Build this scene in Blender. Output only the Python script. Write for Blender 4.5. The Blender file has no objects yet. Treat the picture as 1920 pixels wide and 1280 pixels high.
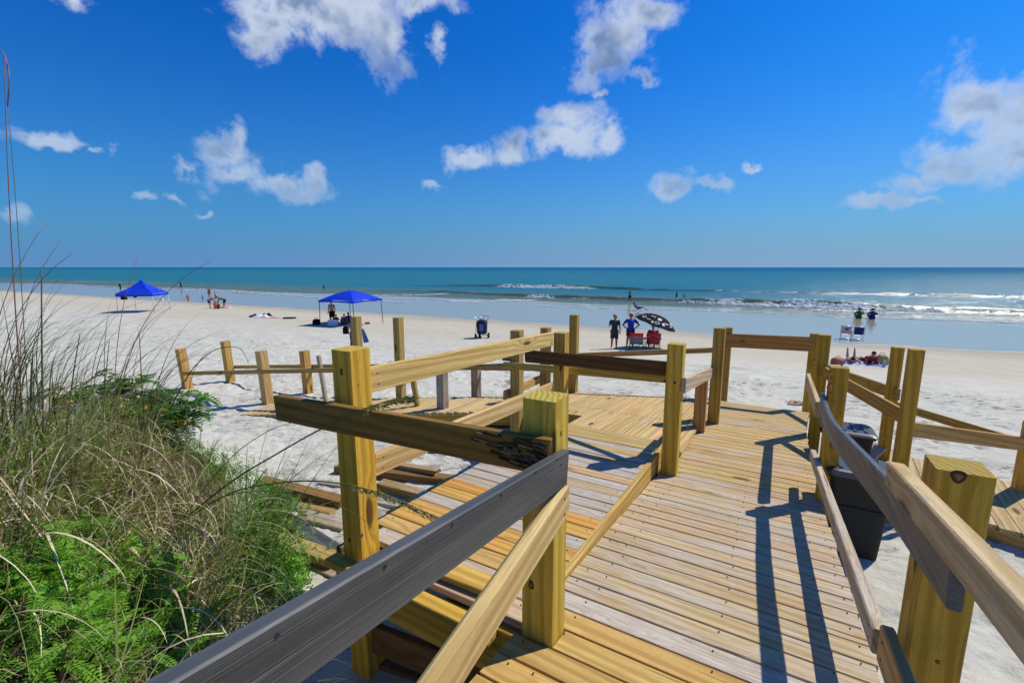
import bpy, bmesh, math, random
import numpy as np
from math import radians, sin, cos, atan, atan2, hypot, sqrt, pi, exp
from mathutils import Vector, Matrix
random.seed(7); RNG = np.random.RandomState(11)
SC = bpy.context.scene
COL = SC.collection

# ------------------------------------------------------------------ camera
F = 853.0                       # focal length in photo pixels (photo 1920 wide)
PITCH = atan(139 / F)
cam_d = bpy.data.cameras.new('camera'); cam = bpy.data.objects.new('camera', cam_d); COL.objects.link(cam)
cam_d.sensor_width = 36; cam_d.lens = F / 1920 * 36; cam_d.clip_start = .05; cam_d.clip_end = 60000
cam.location = (0, 0, 0); cam.rotation_euler = (pi / 2 - PITCH, 0, 0)
SC.camera = cam

# ------------------------------------------------------------------ light
SUN_AZ, SUN_EL = 63.0, 49.0
SC.view_settings.view_transform = 'Standard'; SC.view_settings.look = 'None'
SC.view_settings.exposure = 0.0; SC.view_settings.gamma = 1.0; SC.view_settings.use_curve_mapping = False
sd = bpy.data.lights.new('sun', 'SUN'); sun = bpy.data.objects.new('sun', sd); COL.objects.link(sun)
sd.energy = 4.4; sd.angle = radians(.53); sd.color = (1, .95, .86)
a_, e_ = radians(SUN_AZ), radians(SUN_EL)
sdir = Vector((sin(a_) * cos(e_), cos(a_) * cos(e_), sin(e_)))
sun.rotation_euler = sdir.to_track_quat('Z', 'Y').to_euler(); sun.location = sdir * 50

W = bpy.data.worlds.new('World'); SC.world = W; W.use_nodes = True
class NT:
    """short notation for node trees"""
    def __init__(s, tree): s.t = tree; s.n = tree.nodes; s.n.clear()
    def node(s, typ, _props=None, **ins):
        nd = s.n.new(typ)
        for k, v in (_props or {}).items(): setattr(nd, k, v)
        for k, v in ins.items():
            key = int(k[1:]) if k[0] == 'i' and k[1:].isdigit() else k.replace('_', ' ')
            s.put(nd, key, v)
        return nd
    def put(s, nd, key, v):
        sock = nd.inputs[key]
        if isinstance(v, bpy.types.NodeSocket): s.t.links.new(v, sock)
        elif isinstance(v, bpy.types.Node): s.t.links.new(v.outputs[0], sock)
        else: sock.default_value = v
    def math(s, op, a, b=0.0, c=0.0, clamp=False):
        nd = s.n.new('ShaderNodeMath'); nd.operation = op; nd.use_clamp = clamp
        for i, v in enumerate((a, b, c)): s.put(nd, i, v)
        return nd.outputs[0]
    def vmath(s, op, a, b=(0, 0, 0)):
        nd = s.n.new('ShaderNodeVectorMath'); nd.operation = op; s.put(nd, 0, a); s.put(nd, 1, b)
        return nd.outputs['Value'] if op in ('LENGTH', 'DOT_PRODUCT', 'DISTANCE') else nd.outputs[0]
    def mix(s, f, a, b, mode='MIX'):
        nd = s.n.new('ShaderNodeMix'); nd.data_type = 'RGBA'; nd.blend_type = mode
        s.put(nd, 0, f); s.put(nd, 6, a if not isinstance(a, tuple) or len(a) == 4 else a + (1,))
        s.put(nd, 7, b if not isinstance(b, tuple) or len(b) == 4 else b + (1,)); return nd.outputs[2]
    def step(s, v, lo, hi, a=0.0, b=1.0):
        nd = s.n.new('ShaderNodeMapRange'); nd.interpolation_type = 'SMOOTHSTEP'
        s.put(nd, 0, v); nd.inputs[1].default_value = lo; nd.inputs[2].default_value = hi
        nd.inputs[3].default_value = a; nd.inputs[4].default_value = b; return nd.outputs[0]
    def noise(s, vec, scale, detail=4, rough=.55, dist=0.0, out=0):
        nd = s.n.new('ShaderNodeTexNoise'); s.put(nd, 'Vector', vec); nd.inputs['Scale'].default_value = scale
        nd.inputs['Detail'].default_value = detail; nd.inputs['Roughness'].default_value = rough
        nd.inputs['Distortion'].default_value = dist; return nd.outputs[out]
    def mapping(s, vec, scale=(1, 1, 1), loc=(0, 0, 0), rot=(0, 0, 0)):
        nd = s.n.new('ShaderNodeMapping'); s.put(nd, 'Vector', vec); nd.inputs['Scale'].default_value = scale
        nd.inputs['Location'].default_value = loc; nd.inputs['Rotation'].default_value = rot; return nd.outputs[0]

def uv_of(px, py):              # tangent-plane coordinates of a direction (x/y, z/y)
    xr, yr = px - 960, py - 640
    f = F * cos(PITCH) - yr * sin(PITCH)
    return xr / f, -(yr * cos(PITCH) + F * sin(PITCH)) / f

def build_world():
    t = NT(W.node_tree)
    sky = t.node('ShaderNodeTexSky'); sky.sky_type = 'NISHITA'; sky.sun_disc = False
    sky.sun_elevation = radians(SUN_EL); sky.sun_rotation = radians(SUN_AZ)
    sky.air_density = 1.25; sky.dust_density = .6; sky.ozone_density = 3.0; sky.altitude = 0
    hsv = t.node('ShaderNodeHueSaturation'); t.put(hsv, 'Color', sky.outputs[0])
    hsv.inputs['Saturation'].default_value = 1.32; hsv.inputs['Value'].default_value = 1.0
    skyc = t.mix(1.0, hsv.outputs[0], (.06, .64, 1.30), 'MULTIPLY')
    tc = t.node('ShaderNodeTexCoord'); v = t.vmath('NORMALIZE', tc.outputs['Generated'])
    sep = t.node('ShaderNodeSeparateXYZ', Vector=v)
    # softly warped direction gives ragged cloud edges
    wn = t.noise(v, 9, 5, .6, 0, 1)
    warp = t.vmath('SCALE', t.vmath('SUBTRACT', wn, (.5, .5, .5))); warp.node.inputs['Scale'].default_value = .13
    vw = t.vmath('ADD', v, warp); sw = t.node('ShaderNodeSeparateXYZ', Vector=vw)
    yy = t.math('MAXIMUM', sw.outputs[1], .02)
    cmb = t.node('ShaderNodeCombineXYZ', X=t.math('DIVIDE', sw.outputs[0], yy), Y=t.math('DIVIDE', sw.outputs[2], yy))
    P = cmb.outputs[0]
    clouds = [(590, 5, 210, 62), (725, 85, 52, 75), (480, 35, 75, 62), (800, 5, 75, 38), (660, 45, 90, 45), (1145, 85, 85, 70), (1215, 25, 75, 42),
              (1110, 135, 38, 38), (1075, 225, 62, 38), (1050, 262, 82, 38), (955, 275, 50, 30), (890, 292, 48, 34),
              (1140, 266, 42, 26), (425, 290, 66, 36), (455, 262, 34, 34), (440, 325, 75, 34), (540, 345, 85, 30),
              (588, 328, 34, 34), (1860, 185, 120, 62), (1905, 240, 110, 70), (1790, 300, 130, 48), (1720, 345, 75, 22),
              (1690, 378, 110, 16), (1900, 300, 90, 50), (825, 108, 24, 42), (1262, 345, 52, 34), (1335, 342, 46, 17),
              (95, 262, 90, 22), (190, 273, 26, 13), (825, 347, 34, 13), (1398, 312, 24, 11), (20, 388, 42, 26),
              (140, 2, 40, 32), (1197, 150, 38, 18), (270, 356, 26, 14), (318, 362, 30, 12), (375, 378, 18, 9),
              (350, 305, 44, 18), (1130, 182, 24, 12)]
    acc = None
    for (px, py, rx, ry) in clouds:
        u, w_ = uv_of(px, py); nd = t.node('ShaderNodeMapping', Vector=P)
        nd.vector_type = 'TEXTURE'
        nd.inputs['Location'].default_value = (u, w_, 0); nd.inputs['Scale'].default_value = (rx / F, ry / F, 1)
        ln = t.vmath('LENGTH', nd.outputs[0]); b = t.math('SUBTRACT', 1.0, ln)
        if rx * ry < 1300: b = t.math('SUBTRACT', b, .18)
        acc = b if acc is None else t.math('MAXIMUM', acc, b)
    front = t.step(sep.outputs[1], .05, .3)
    fb = t.noise(v, 7, 9, .62, .2); fb2 = t.noise(v, 26, 7, .6, .3)
    gen = t.math('MULTIPLY', t.math('SUBTRACT', t.noise(v, 3.2, 3, .5), .60), 3.0)
    up = t.step(sep.outputs[2], .05, .2)
    gen = t.math('SUBTRACT', t.math('MULTIPLY', gen, up), .15)
    mx = t.node('ShaderNodeMix'); t.put(mx, 0, front); t.put(mx, 2, gen); t.put(mx, 3, acc); base = mx.outputs[0]
    val = t.math('ADD', base, t.math('MULTIPLY', t.math('SUBTRACT', fb, .5), 1.75))
    val = t.math('ADD', val, t.math('MULTIPLY', t.math('SUBTRACT', fb2, .5), 1.25))
    mask = t.math('MULTIPLY', t.step(val, -.10, .80), .90)
    # thin veil near the horizon
    shade = t.step(t.math('ADD', val, t.math('MULTIPLY', t.math('SUBTRACT', t.noise(t.mapping(v, loc=(0, 0, .03)), 8, 6), .5), 2.2)), .12, .95)
    fa = t.noise(v, 6, 4, .55); fs_ = t.noise(t.mapping(v, loc=(.035, 0, .05)), 6, 4, .55)
    lit = t.step(t.math('SUBTRACT', fs_, fa), -.10, .13)   # denser below and away from the sun is greyer
    ccol = t.mix(t.math('MULTIPLY', shade, t.math('ADD', .22, t.math('MULTIPLY', lit, .78))), (7.6, 8.4, 9.6), (1.9, 2.9, 5.0))
    lowz = t.step(sep.outputs[2], .0, .34); haze = t.mix(lowz, (3.4, 5.2, 8.0), ccol)
    veil = t.math('MULTIPLY', t.math('POWER', t.math('SUBTRACT', 1.0, t.math('MULTIPLY', sep.outputs[2], 1.9, 0, True), 0, True), 3.0), .97)
    skyc = t.mix(veil, skyc, t.mix(t.step(sep.outputs[0], -.75, .75), (1.25, 3.0, 6.1), (2.7, 4.3, 6.7)))
    out = t.mix(mask, skyc, haze)
    bg = t.node('ShaderNodeBackground', Color=out, Strength=.092)
    o = t.node('ShaderNodeOutputWorld', Surface=bg)
build_world()

# ------------------------------------------------------------------ placing helpers (a ray through a photo pixel meets a plane of the place)
def ray(px, py):
    x, y = px - 960, py - 640
    return Vector((x, F * cos(PITCH) - y * sin(PITCH), -(y * cos(PITCH) + F * sin(PITCH))))
AZ = radians(30); U = Vector((sin(AZ), cos(AZ), 0)); V = Vector((cos(AZ), -sin(AZ), 0))   # along / across the ramp
def SW(s, w, z=0.0): return U * s + V * w + Vector((0, 0, z))
def at_z(px, py, z): r = ray(px, py); return r * (z / r.z)
def at_s(px, py, s): r = ray(px, py); return r * (s / r.dot(U))
def at_w(px, py, w): r = ray(px, py); return r * (w / r.dot(V))
def z_top(p, py, px=None):
    px = px if px is not None else 960 + F * p.x / (p.y * cos(PITCH) - p.z * sin(PITCH))
    r = ray(px, py); return r.z / hypot(r.x, r.y) * hypot(p.x, p.y)
def proj(p):
    d = p[1] * cos(PITCH) - p[2] * sin(PITCH); y = -(p[2] * cos(PITCH) + p[1] * sin(PITCH))
    return 960 + F * p[0] / d, 640 + F * y / d
S0 = 4.3
def ramp_z(s): return -1.33 - .155 * s if s < S0 else -1.9965 - .07 * (s - S0)
def on_ramp(px, py):
    r = ray(px, py)
    c = -1.33 / (r.z + .155 * r.dot(U)); p = r * c
    if p.dot(U) > S0: p = r * (-(1.9965 - .07 * S0) / (r.z + .07 * r.dot(U)))
    return p

# ------------------------------------------------------------------ ground shape
SN = np.array([.46, .888]); SEA = -5.15
DK = np.array([-400, -60, -4, 0, 4, 8.5, 11, 15, 19, 23, 28, 35, 50, 63, 80, 140]); ZK = np.array([-2, -1.9, -2.0, -2.2, -2.42, -2.42, -2.62, -3.1, -3.62, -4.08, -4.36, -4.6, -4.9, -5.12, -5.6, -8.])
DY = np.array([-400, 0, 4, 8.5, 11, 15, 19, 23, 60, 400]); ZY = np.array([-2., -2.2, -2.42, -2.45, -2.7, -3.15, -3.7, -4.15, -4.25, -4.3])
def sstep(x): x = np.clip(x, 0, 1); return x * x * (3 - 2 * x)
def hash2(ix, iy, seed): 
    n = np.sin(ix * 127.1 + iy * 311.7 + seed * 74.7) * 43758.5453; return n - np.floor(n)
def vnoise(x, y, seed=0):
    ix, iy = np.floor(x), np.floor(y); fx, fy = x - ix, y - iy; fx = fx * fx * (3 - 2 * fx); fy = fy * fy * (3 - 2 * fy)
    a, b, c, d = hash2(ix, iy, seed), hash2(ix + 1, iy, seed), hash2(ix, iy + 1, seed), hash2(ix + 1, iy + 1, seed)
    return (a + (b - a) * fx) * (1 - fy) + (c + (d - c) * fx) * fy
def dune(x, y):
    xe = -.72 - .55 * (y - 1.5)
    k = sstep((xe - x) / 1.5) * sstep((6.6 - y) / 3.6)
    return 1.15 * k
def ground_np(x, y):
    d = x * SN[0] + y * SN[1]
    z = np.minimum(np.interp(d, DK, ZK), np.interp(y, DY, ZY))
    dry = 1 - sstep((d - 15) / 8)
    z = z + (vnoise(x * .35, y * .35, 1) - .5) * .14 * dry + (vnoise(x * 1.1, y * 1.1, 2) - .5) * .07 * dry + (vnoise(x * 3.1, y * 3.1, 3) - .5) * .03 * dry
    z = z + dune(x, y)
    return z
def ground(x, y): return float(ground_np(np.array([x]), np.array([y]))[0])
def on_ground(px, py, dz=0.0):
    r = ray(px, py); lo = None; t = .3 / F
    for i in range(3000):
        p = r * t
        if p.z < ground(p.x, p.y) + dz: break
        lo = t; t *= 1.01
    hi = t
    for i in range(30):
        m = (lo + hi) / 2; p = r * m
        if p.z < ground(p.x, p.y) + dz: hi = m
        else: lo = m
    return r * hi

# ------------------------------------------------------------------ object helpers
def new_obj(name, mesh, parent=None, mat=None):
    o = bpy.data.objects.new(name, mesh); COL.objects.link(o)
    if mat is not None and mesh is not None and not mesh.materials: mesh.materials.append(mat)
    if parent is not None: o.parent = parent
    return o
def tag(o, label=None, category=None, group=None, kind=None):
    if label: o['label'] = label
    if category: o['category'] = category
    if group: o['group'] = group
    if kind: o['kind'] = kind
    return o
def thing(name, loc, label, category, group=None, rz=0.0):
    o = bpy.data.objects.new(name, None); COL.objects.link(o); o.location = loc; o.rotation_euler = (0, 0, rz)
    o.empty_display_size = .1
    return tag(o, label, category, group)
def mesh_np(name, verts, faces, smooth=False):
    me = bpy.data.meshes.new(name); me.from_pydata([tuple(v) for v in verts], [], [tuple(f) for f in faces])
    if smooth: me.shade_smooth()
    me.update(); return me
def bm_mesh(bm, name, smooth=False):
    me = bpy.data.meshes.new(name); bm.to_mesh(me); bm.free()
    if smooth: me.shade_smooth()
    return me
def place(o, M):
    """world matrix M while parented to an (unscaled) parent"""
    if o.parent is not None:
        P = Matrix.LocRotScale(o.parent.location, o.parent.rotation_euler, None)
        o.matrix_local = P.inverted() @ M
    else: o.matrix_world = M
def lumber_mesh(L, w, h, c=.006, jitter=0.0, ragged=0.0):
    """a sawn piece along X with eased edges; ends cut or broken"""
    hw, hh = w / 2, h / 2
    prof = [(-hw + c, -hh), (hw - c, -hh), (hw, -hh + c), (hw, hh - c), (hw - c, hh), (-hw + c, hh), (-hw, hh - c), (-hw, -hh + c)]
    n = 2 if not ragged else 6
    vs = []; fs = []
    for i in range(n):
        x = L * i / (n - 1) - L / 2
        for (y, z) in prof:
            dx = 0; k = 1
            if i in (0, n - 1): dx = random.uniform(-jitter, jitter) + (random.uniform(-ragged, ragged) if ragged else 0)
            j = ragged * .06
            vs.append((x + dx, y + random.uniform(-j, j), z + random.uniform(-j, j)))
    for i in range(n - 1):
        for k in range(8):
            a, b = i * 8 + k, i * 8 + (k + 1) % 8
            fs.append((a, b, b + 8, a + 8))
    fs.append(tuple(range(7, -1, -1))); fs.append(tuple((n - 1) * 8 + k for k in range(8)))
    return mesh_np('lumber', vs, fs)
def lumber(name, p0, p1, w, h, parent=None, mat=None, color=(.4, .3, .1), weather=0.2, up=Vector((0, 0, 1)), c=.005, jitter=0.0, ragged=0.0, roll=0.0):
    p0, p1 = Vector(p0), Vector(p1); X = (p1 - p0); L = X.length; X.normalize()
    Y = up.cross(X)
    if Y.length < 1e-4: Y = Vector((0, 1, 0)).cross(X)
    Y.normalize(); Z = X.cross(Y)
    if roll: 
        R = Matrix.Rotation(roll, 3, X); Y = R @ Y; Z = R @ Z
    M = Matrix((X, Y, Z)).transposed().to_4x4(); M.translation = (p0 + p1) / 2
    o = new_obj(name, lumber_mesh(L, w, h, c, jitter, ragged), parent, mat)
    place(o, M); o.color = (*color, weather); return o
def extrude_poly(name, pts, thick, up):
    pass

# ------------------------------------------------------------------ materials
def principled(t, **kw):
    b = t.node('ShaderNodeBsdfPrincipled')
    for k, v in kw.items(): t.put(b, k.replace('_', ' '), v if not (isinstance(v, tuple) and len(v) == 3) else (*v, 1))
    o = t.node('ShaderNodeOutputMaterial', Surface=b.outputs[0]); return b
def mat_new(name):
    m = bpy.data.materials.new(name); m.use_nodes = True; return m, NT(m.node_tree)
def bump(t, h, strength=.5, dist=.01, normal=None):
    b = t.node('ShaderNodeBump', Height=h); b.inputs['Strength'].default_value = strength; b.inputs['Distance'].default_value = dist
    if normal is not None: t.put(b, 'Normal', normal)
    return b.outputs[0]
_mc = {}
def flat(name, col, rough=.6, var=.12, scale=30, spec=.4, bumpy=0.0, metallic=0.0, trans=0.0):
    """painted, woven or moulded stuff with slight mottling"""
    if name in _mc: return _mc[name]
    m, t = mat_new(name); tc = t.node('ShaderNodeTexCoord')
    n = t.noise(tc.outputs['Object'], scale, 5)
    c = t.mix(t.step(n, .3, .7), tuple(x * (1 - var) for x in col), tuple(min(1, x * (1 + var)) for x in col))
    b = principled(t, Base_Color=c, Roughness=rough, Specular_IOR_Level=spec, Metallic=metallic)
    if bumpy: t.put(b, 'Normal', bump(t, n, bumpy, .01))
    if trans:
        tr = t.node('ShaderNodeBsdfTranslucent', Color=c); mx = t.node('ShaderNodeMixShader'); t.put(mx, 0, trans); t.put(mx, 1, b); t.put(mx, 2, tr)
        t.put([x for x in t.n if x.type == 'OUTPUT_MATERIAL'][0], 'Surface', mx)
    _mc[name] = m; return m

def wood_material():
    """sawn pine: tint from the piece's own colour, weathering from its alpha; grain, rings, knots, grey bloom"""
    m, t = mat_new('sawn_pine')
    tc = t.node('ShaderNodeTexCoord'); oi = t.node('ShaderNodeObjectInfo')
    off = t.node('ShaderNodeCombineXYZ', X=t.math('MULTIPLY', oi.outputs['Random'], 37.0), Y=t.math('MULTIPLY', oi.outputs['Random'], 11.3), Z=t.math('MULTIPLY', oi.outputs['Random'], 5.1))
    p = t.vmath('ADD', tc.outputs['Object'], off)
    alpha = oi.outputs['Alpha']
    # knots bend the grain around them
    vo = t.node('ShaderNodeTexVoronoi', Vector=t.mapping(p, (1.6, 6.0, 6.0))); vo.inputs['Scale'].default_value = 1.0
    kd = vo.outputs['Distance']; kcol = t.node('ShaderNodeSeparateColor', Color=vo.outputs['Color'])
    has = t.step(kcol.outputs[0], .40, .42)
    knot = t.math('MULTIPLY', t.step(kd, .19, .11), has); ring = t.math('MULTIPLY', t.step(kd, .45, .1), has)
    bend = t.math('MULTIPLY', ring, .9)
    bendv = t.node('ShaderNodeCombineXYZ', Y=t.math('MULTIPLY', bend, .035), Z=t.math('MULTIPLY', bend, .035))
    pg = t.vmath('ADD', p, bendv)
    big = t.noise(t.mapping(pg, (.7, 5, 5)), 1.0, 2, .5)
    rings = t.node('ShaderNodeTexWave', Vector=t.mapping(pg, (.35, 9, 9))); rings.wave_type = 'BANDS'; rings.bands_direction = 'DIAGONAL'
    rings.inputs['Scale'].default_value = 1.1; rings.inputs['Distortion'].default_value = 5.5; rings.inputs['Detail'].default_value = 3; rings.inputs['Detail Scale'].default_value = .8
    fine = t.noise(t.mapping(pg, (3.0, 70, 70)), 1.0, 6, .68); fib = t.noise(t.mapping(pg, (7, 230, 230)), 1.0, 4, .7); mot = t.noise(t.mapping(p, (15, 42, 42)), 1.0, 6, .75)
    col = oi.outputs['Color']
    dark = t.mix(1, col, (.72, .60, .42), 'MULTIPLY'); lite = t.mix(1, col, (1.25, 1.23, 1.2), 'MULTIPLY')
    c = t.mix(t.step(rings.outputs['Fac'], .25, .95), lite, dark)
    c = t.mix(.42, c, col)
    c = t.mix(t.math('MULTIPLY', t.step(fine, .42, .72), .5), c, dark)
    c = t.mix(t.step(big, .35, .7), c, t.mix(1, c, (.90, .86, .80), 'MULTIPLY'))
    c = t.mix(t.math('MULTIPLY', t.step(fib, .46, .68), .42), c, dark)
    c = t.mix(t.math('MULTIPLY', t.step(mot, .48, .66), .42), c, t.mix(1, col, (.78, .66, .55), 'MULTIPLY'))
    c = t.mix(t.math('MULTIPLY', ring, .25), c, t.mix(1, col, (.72, .50, .36), 'MULTIPLY'))
    c = t.mix(t.math('MULTIPLY', knot, .85), c, (.060, .028, .012))
    # weathering: silvery bloom, streaks of worn paint-white, dark cracks
    wn = t.noise(t.mapping(p, (1.3, 9, 9)), 1.0, 5, .65); wn2 = t.noise(p, 2.2, 4, .6)
    wsum = t.math('ADD', t.math('MULTIPLY', t.math('SUBTRACT', wn, .5), 1.3), t.math('ADD', t.math('MULTIPLY', t.math('SUBTRACT', mot, .5), 1.5), t.math('MULTIPLY', t.math('SUBTRACT', wn2, .5), 1.2)))
    wm = t.step(t.math('ADD', wsum, t.math('MULTIPLY', alpha, 1.6)), .42, 1.05)
    grey = t.mix(t.step(t.math('ADD', t.math('MULTIPLY', fine, .5), t.math('MULTIPLY', fib, .5)), .38, .64), (.62, .565, .47), (.31, .24, .16))
    c = t.mix(t.math('MULTIPLY', wm, .72), c, grey)
    crack = t.math('MULTIPLY', t.step(t.noise(t.mapping(pg, (1.6, 60, 60)), 1, 2, .5), .68, .78), t.math('ADD', t.math('MULTIPLY', alpha, .6), .45, 0, True))
    c = t.mix(crack, c, (.07, .045, .025))
    # end grain is darker and rough
    geo = t.node('ShaderNodeNewGeometry'); nl = t.node('ShaderNodeVectorTransform', {'vector_type': 'NORMAL', 'convert_from': 'WORLD', 'convert_to': 'OBJECT'}, Vector=geo.outputs['True Normal'])
    nx = t.math('ABSOLUTE', t.node('ShaderNodeSeparateXYZ', Vector=nl.outputs[0]).outputs[0]); end = t.step(nx, .8, .95)
    rr = t.node('ShaderNodeTexWave', Vector=t.mapping(p, (0, 9, 9))); rr.wave_type = 'RINGS'; rr.rings_direction = 'X'; rr.inputs['Scale'].default_value = 1.6; rr.inputs['Distortion'].default_value = 4.0
    ec = t.mix(rr.outputs['Fac'], t.mix(1, col, (.95, .98, 1.1), 'MULTIPLY'), t.mix(1, col, (.62, .60, .55), 'MULTIPLY'))
    c = t.mix(end, c, ec)
    b = principled(t, Base_Color=c, Roughness=t.step(fine, .2, .8, .62, .85), Specular_IOR_Level=.14)
    h = t.math('ADD', t.math('MULTIPLY', fine, .6), t.math('ADD', t.math('MULTIPLY', fib, .4), t.math('MULTIPLY', crack, -1.4)))
    h = t.math('ADD', h, t.math('MULTIPLY', rings.outputs['Fac'], -.35))
    t.put(b, 'Normal', bump(t, t.math('ADD', h, t.math('MULTIPLY', mot, .5)), .8, .004))
    return m
WOOD = wood_material()

def composite_material():
    m, t = mat_new('grey_composite_rail'); tc = t.node('ShaderNodeTexCoord'); p = tc.outputs['Object']
    st = t.noise(t.mapping(p, (1.3, 60, 95)), 1, 4, .7); blot = t.noise(t.mapping(p, (2, 12, 12)), 1, 4)
    lines = t.noise(t.mapping(p, (.35, 40, 210)), 1, 3, .8)
    c = t.mix(t.step(blot, .3, .7), (.045, .047, .046), (.090, .093, .090)); c = t.mix(t.math('MULTIPLY', t.step(lines, .56, .70), .55), c, (.30, .305, .30))
    b = principled(t, Base_Color=c, Roughness=t.step(st, .3, .7, .38, .6), Specular_IOR_Level=.45)
    t.put(b, 'Normal', bump(t, t.math('ADD', st, lines), .7, .003)); return m
COMPOSITE = composite_material()

def sand_material():
    m, t = mat_new('beach_sand'); geo = t.node('ShaderNodeNewGeometry'); p = geo.outputs['Position']
    sp = t.node('ShaderNodeSeparateXYZ', Vector=p); x, y = sp.outputs[0], sp.outputs[1]
    d = t.math('ADD', t.math('MULTIPLY', x, .46), t.math('MULTIPLY', y, .888))
    n1 = t.noise(p, .22, 4); n2 = t.noise(p, 1.4, 5, .6); n3 = t.noise(p, 9, 5, .6); n4 = t.noise(p, 260, 3, .7); n5 = t.noise(p, 60, 4, .7)
    dn = t.math('ADD', d, t.math('MULTIPLY', t.math('SUBTRACT', n1, .5), 7.0))
    dry = t.mix(t.step(n2, .3, .7), (.54, .51, .41), (.61, .585, .475))
    dry = t.mix(t.math('MULTIPLY', t.step(n3, .55, .8), .35), dry, (.44, .41, .32))
    # dark streaks in drifts; footprint dents have their shade painted into the colour
    str_ = t.noise(t.mapping(p, (3.6, 9.5, 2), rot=(0, 0, radians(-12))), 1.0, 6, .68)
    drift = t.step(t.noise(p, .5, 3), .38, .66)
    dent_shade = t.node('ShaderNodeAttribute', {'attribute_name': 'trodden'}).outputs['Fac']
    marks = t.math('MAXIMUM', t.math('MULTIPLY', t.step(str_, .54, .64), drift), t.math('MULTIPLY', t.step(t.math('ADD', dent_shade, t.math('MULTIPLY', t.math('SUBTRACT', n5, .5), .8)), .35, .85), .8))
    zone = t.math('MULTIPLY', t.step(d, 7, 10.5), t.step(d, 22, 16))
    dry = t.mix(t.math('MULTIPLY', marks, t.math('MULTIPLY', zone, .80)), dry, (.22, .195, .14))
    gr = t.math('MULTIPLY', t.step(n4, .60, .72), .35); dry = t.mix(gr, dry, (.36, .32, .27))
    damp = t.mix(t.step(n2, .25, .75), (.50, .44, .32), (.56, .50, .37))
    c = t.mix(t.step(dn, 16.0, 25.0), dry, damp)
    edge = t.math('ADD', d, t.math('ADD', t.math('MULTIPLY', t.math('SUBTRACT', n1, .5), 5.0), t.math('MULTIPLY', t.math('SUBTRACT', n2, .5), .8)))
    wet = t.step(edge, 33.2, 34.6); sat = t.step(edge, 29.5, 33.5)
    c = t.mix(t.math('MULTIPLY', sat, .5), c, (.30, .25, .185))
    c = t.mix(wet, c, (.44, .38, .25))
    mx = t.math('SUBTRACT', .9, t.math('MULTIPLY', wet, .79))
    film = t.noise(t.mapping(p, (.10, .75, .2), rot=(0, 0, radians(27))), 1, 7, .7, .5)
    c = t.mix(t.math('MULTIPLY', t.math('MULTIPLY', t.step(film, .56, .66), t.step(d, 44, 60)), t.math('MULTIPLY', wet, .6)), c, (.66, .67, .62))
    c = t.mix(t.math('MULTIPLY', t.math('MULTIPLY', t.step(film, .50, .32), wet), .35), c, (.22, .24, .22))
    b = principled(t, Base_Color=c, Roughness=mx, IOR=1.4)
    t.put(b, 'Specular IOR Level', t.math('ADD', .12, t.math('MULTIPLY', wet, .75)))
    h = t.math('ADD', t.math('MULTIPLY', n3, 1.3), t.math('ADD', t.math('MULTIPLY', n5, .35), t.math('ADD', t.math('MULTIPLY', n4, .12), t.math('MULTIPLY', marks, -1.2))))
    h = t.math('MULTIPLY', h, t.math('SUBTRACT', 1.0, t.math('MULTIPLY', t.step(dn, 15, 22), .8)))
    h = t.math('MULTIPLY', h, t.math('SUBTRACT', 1.0, t.math('MULTIPLY', wet, .93)))
    t.put(b, 'Normal', bump(t, h, 1.0, .018)); return m
SAND = sand_material()

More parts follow.
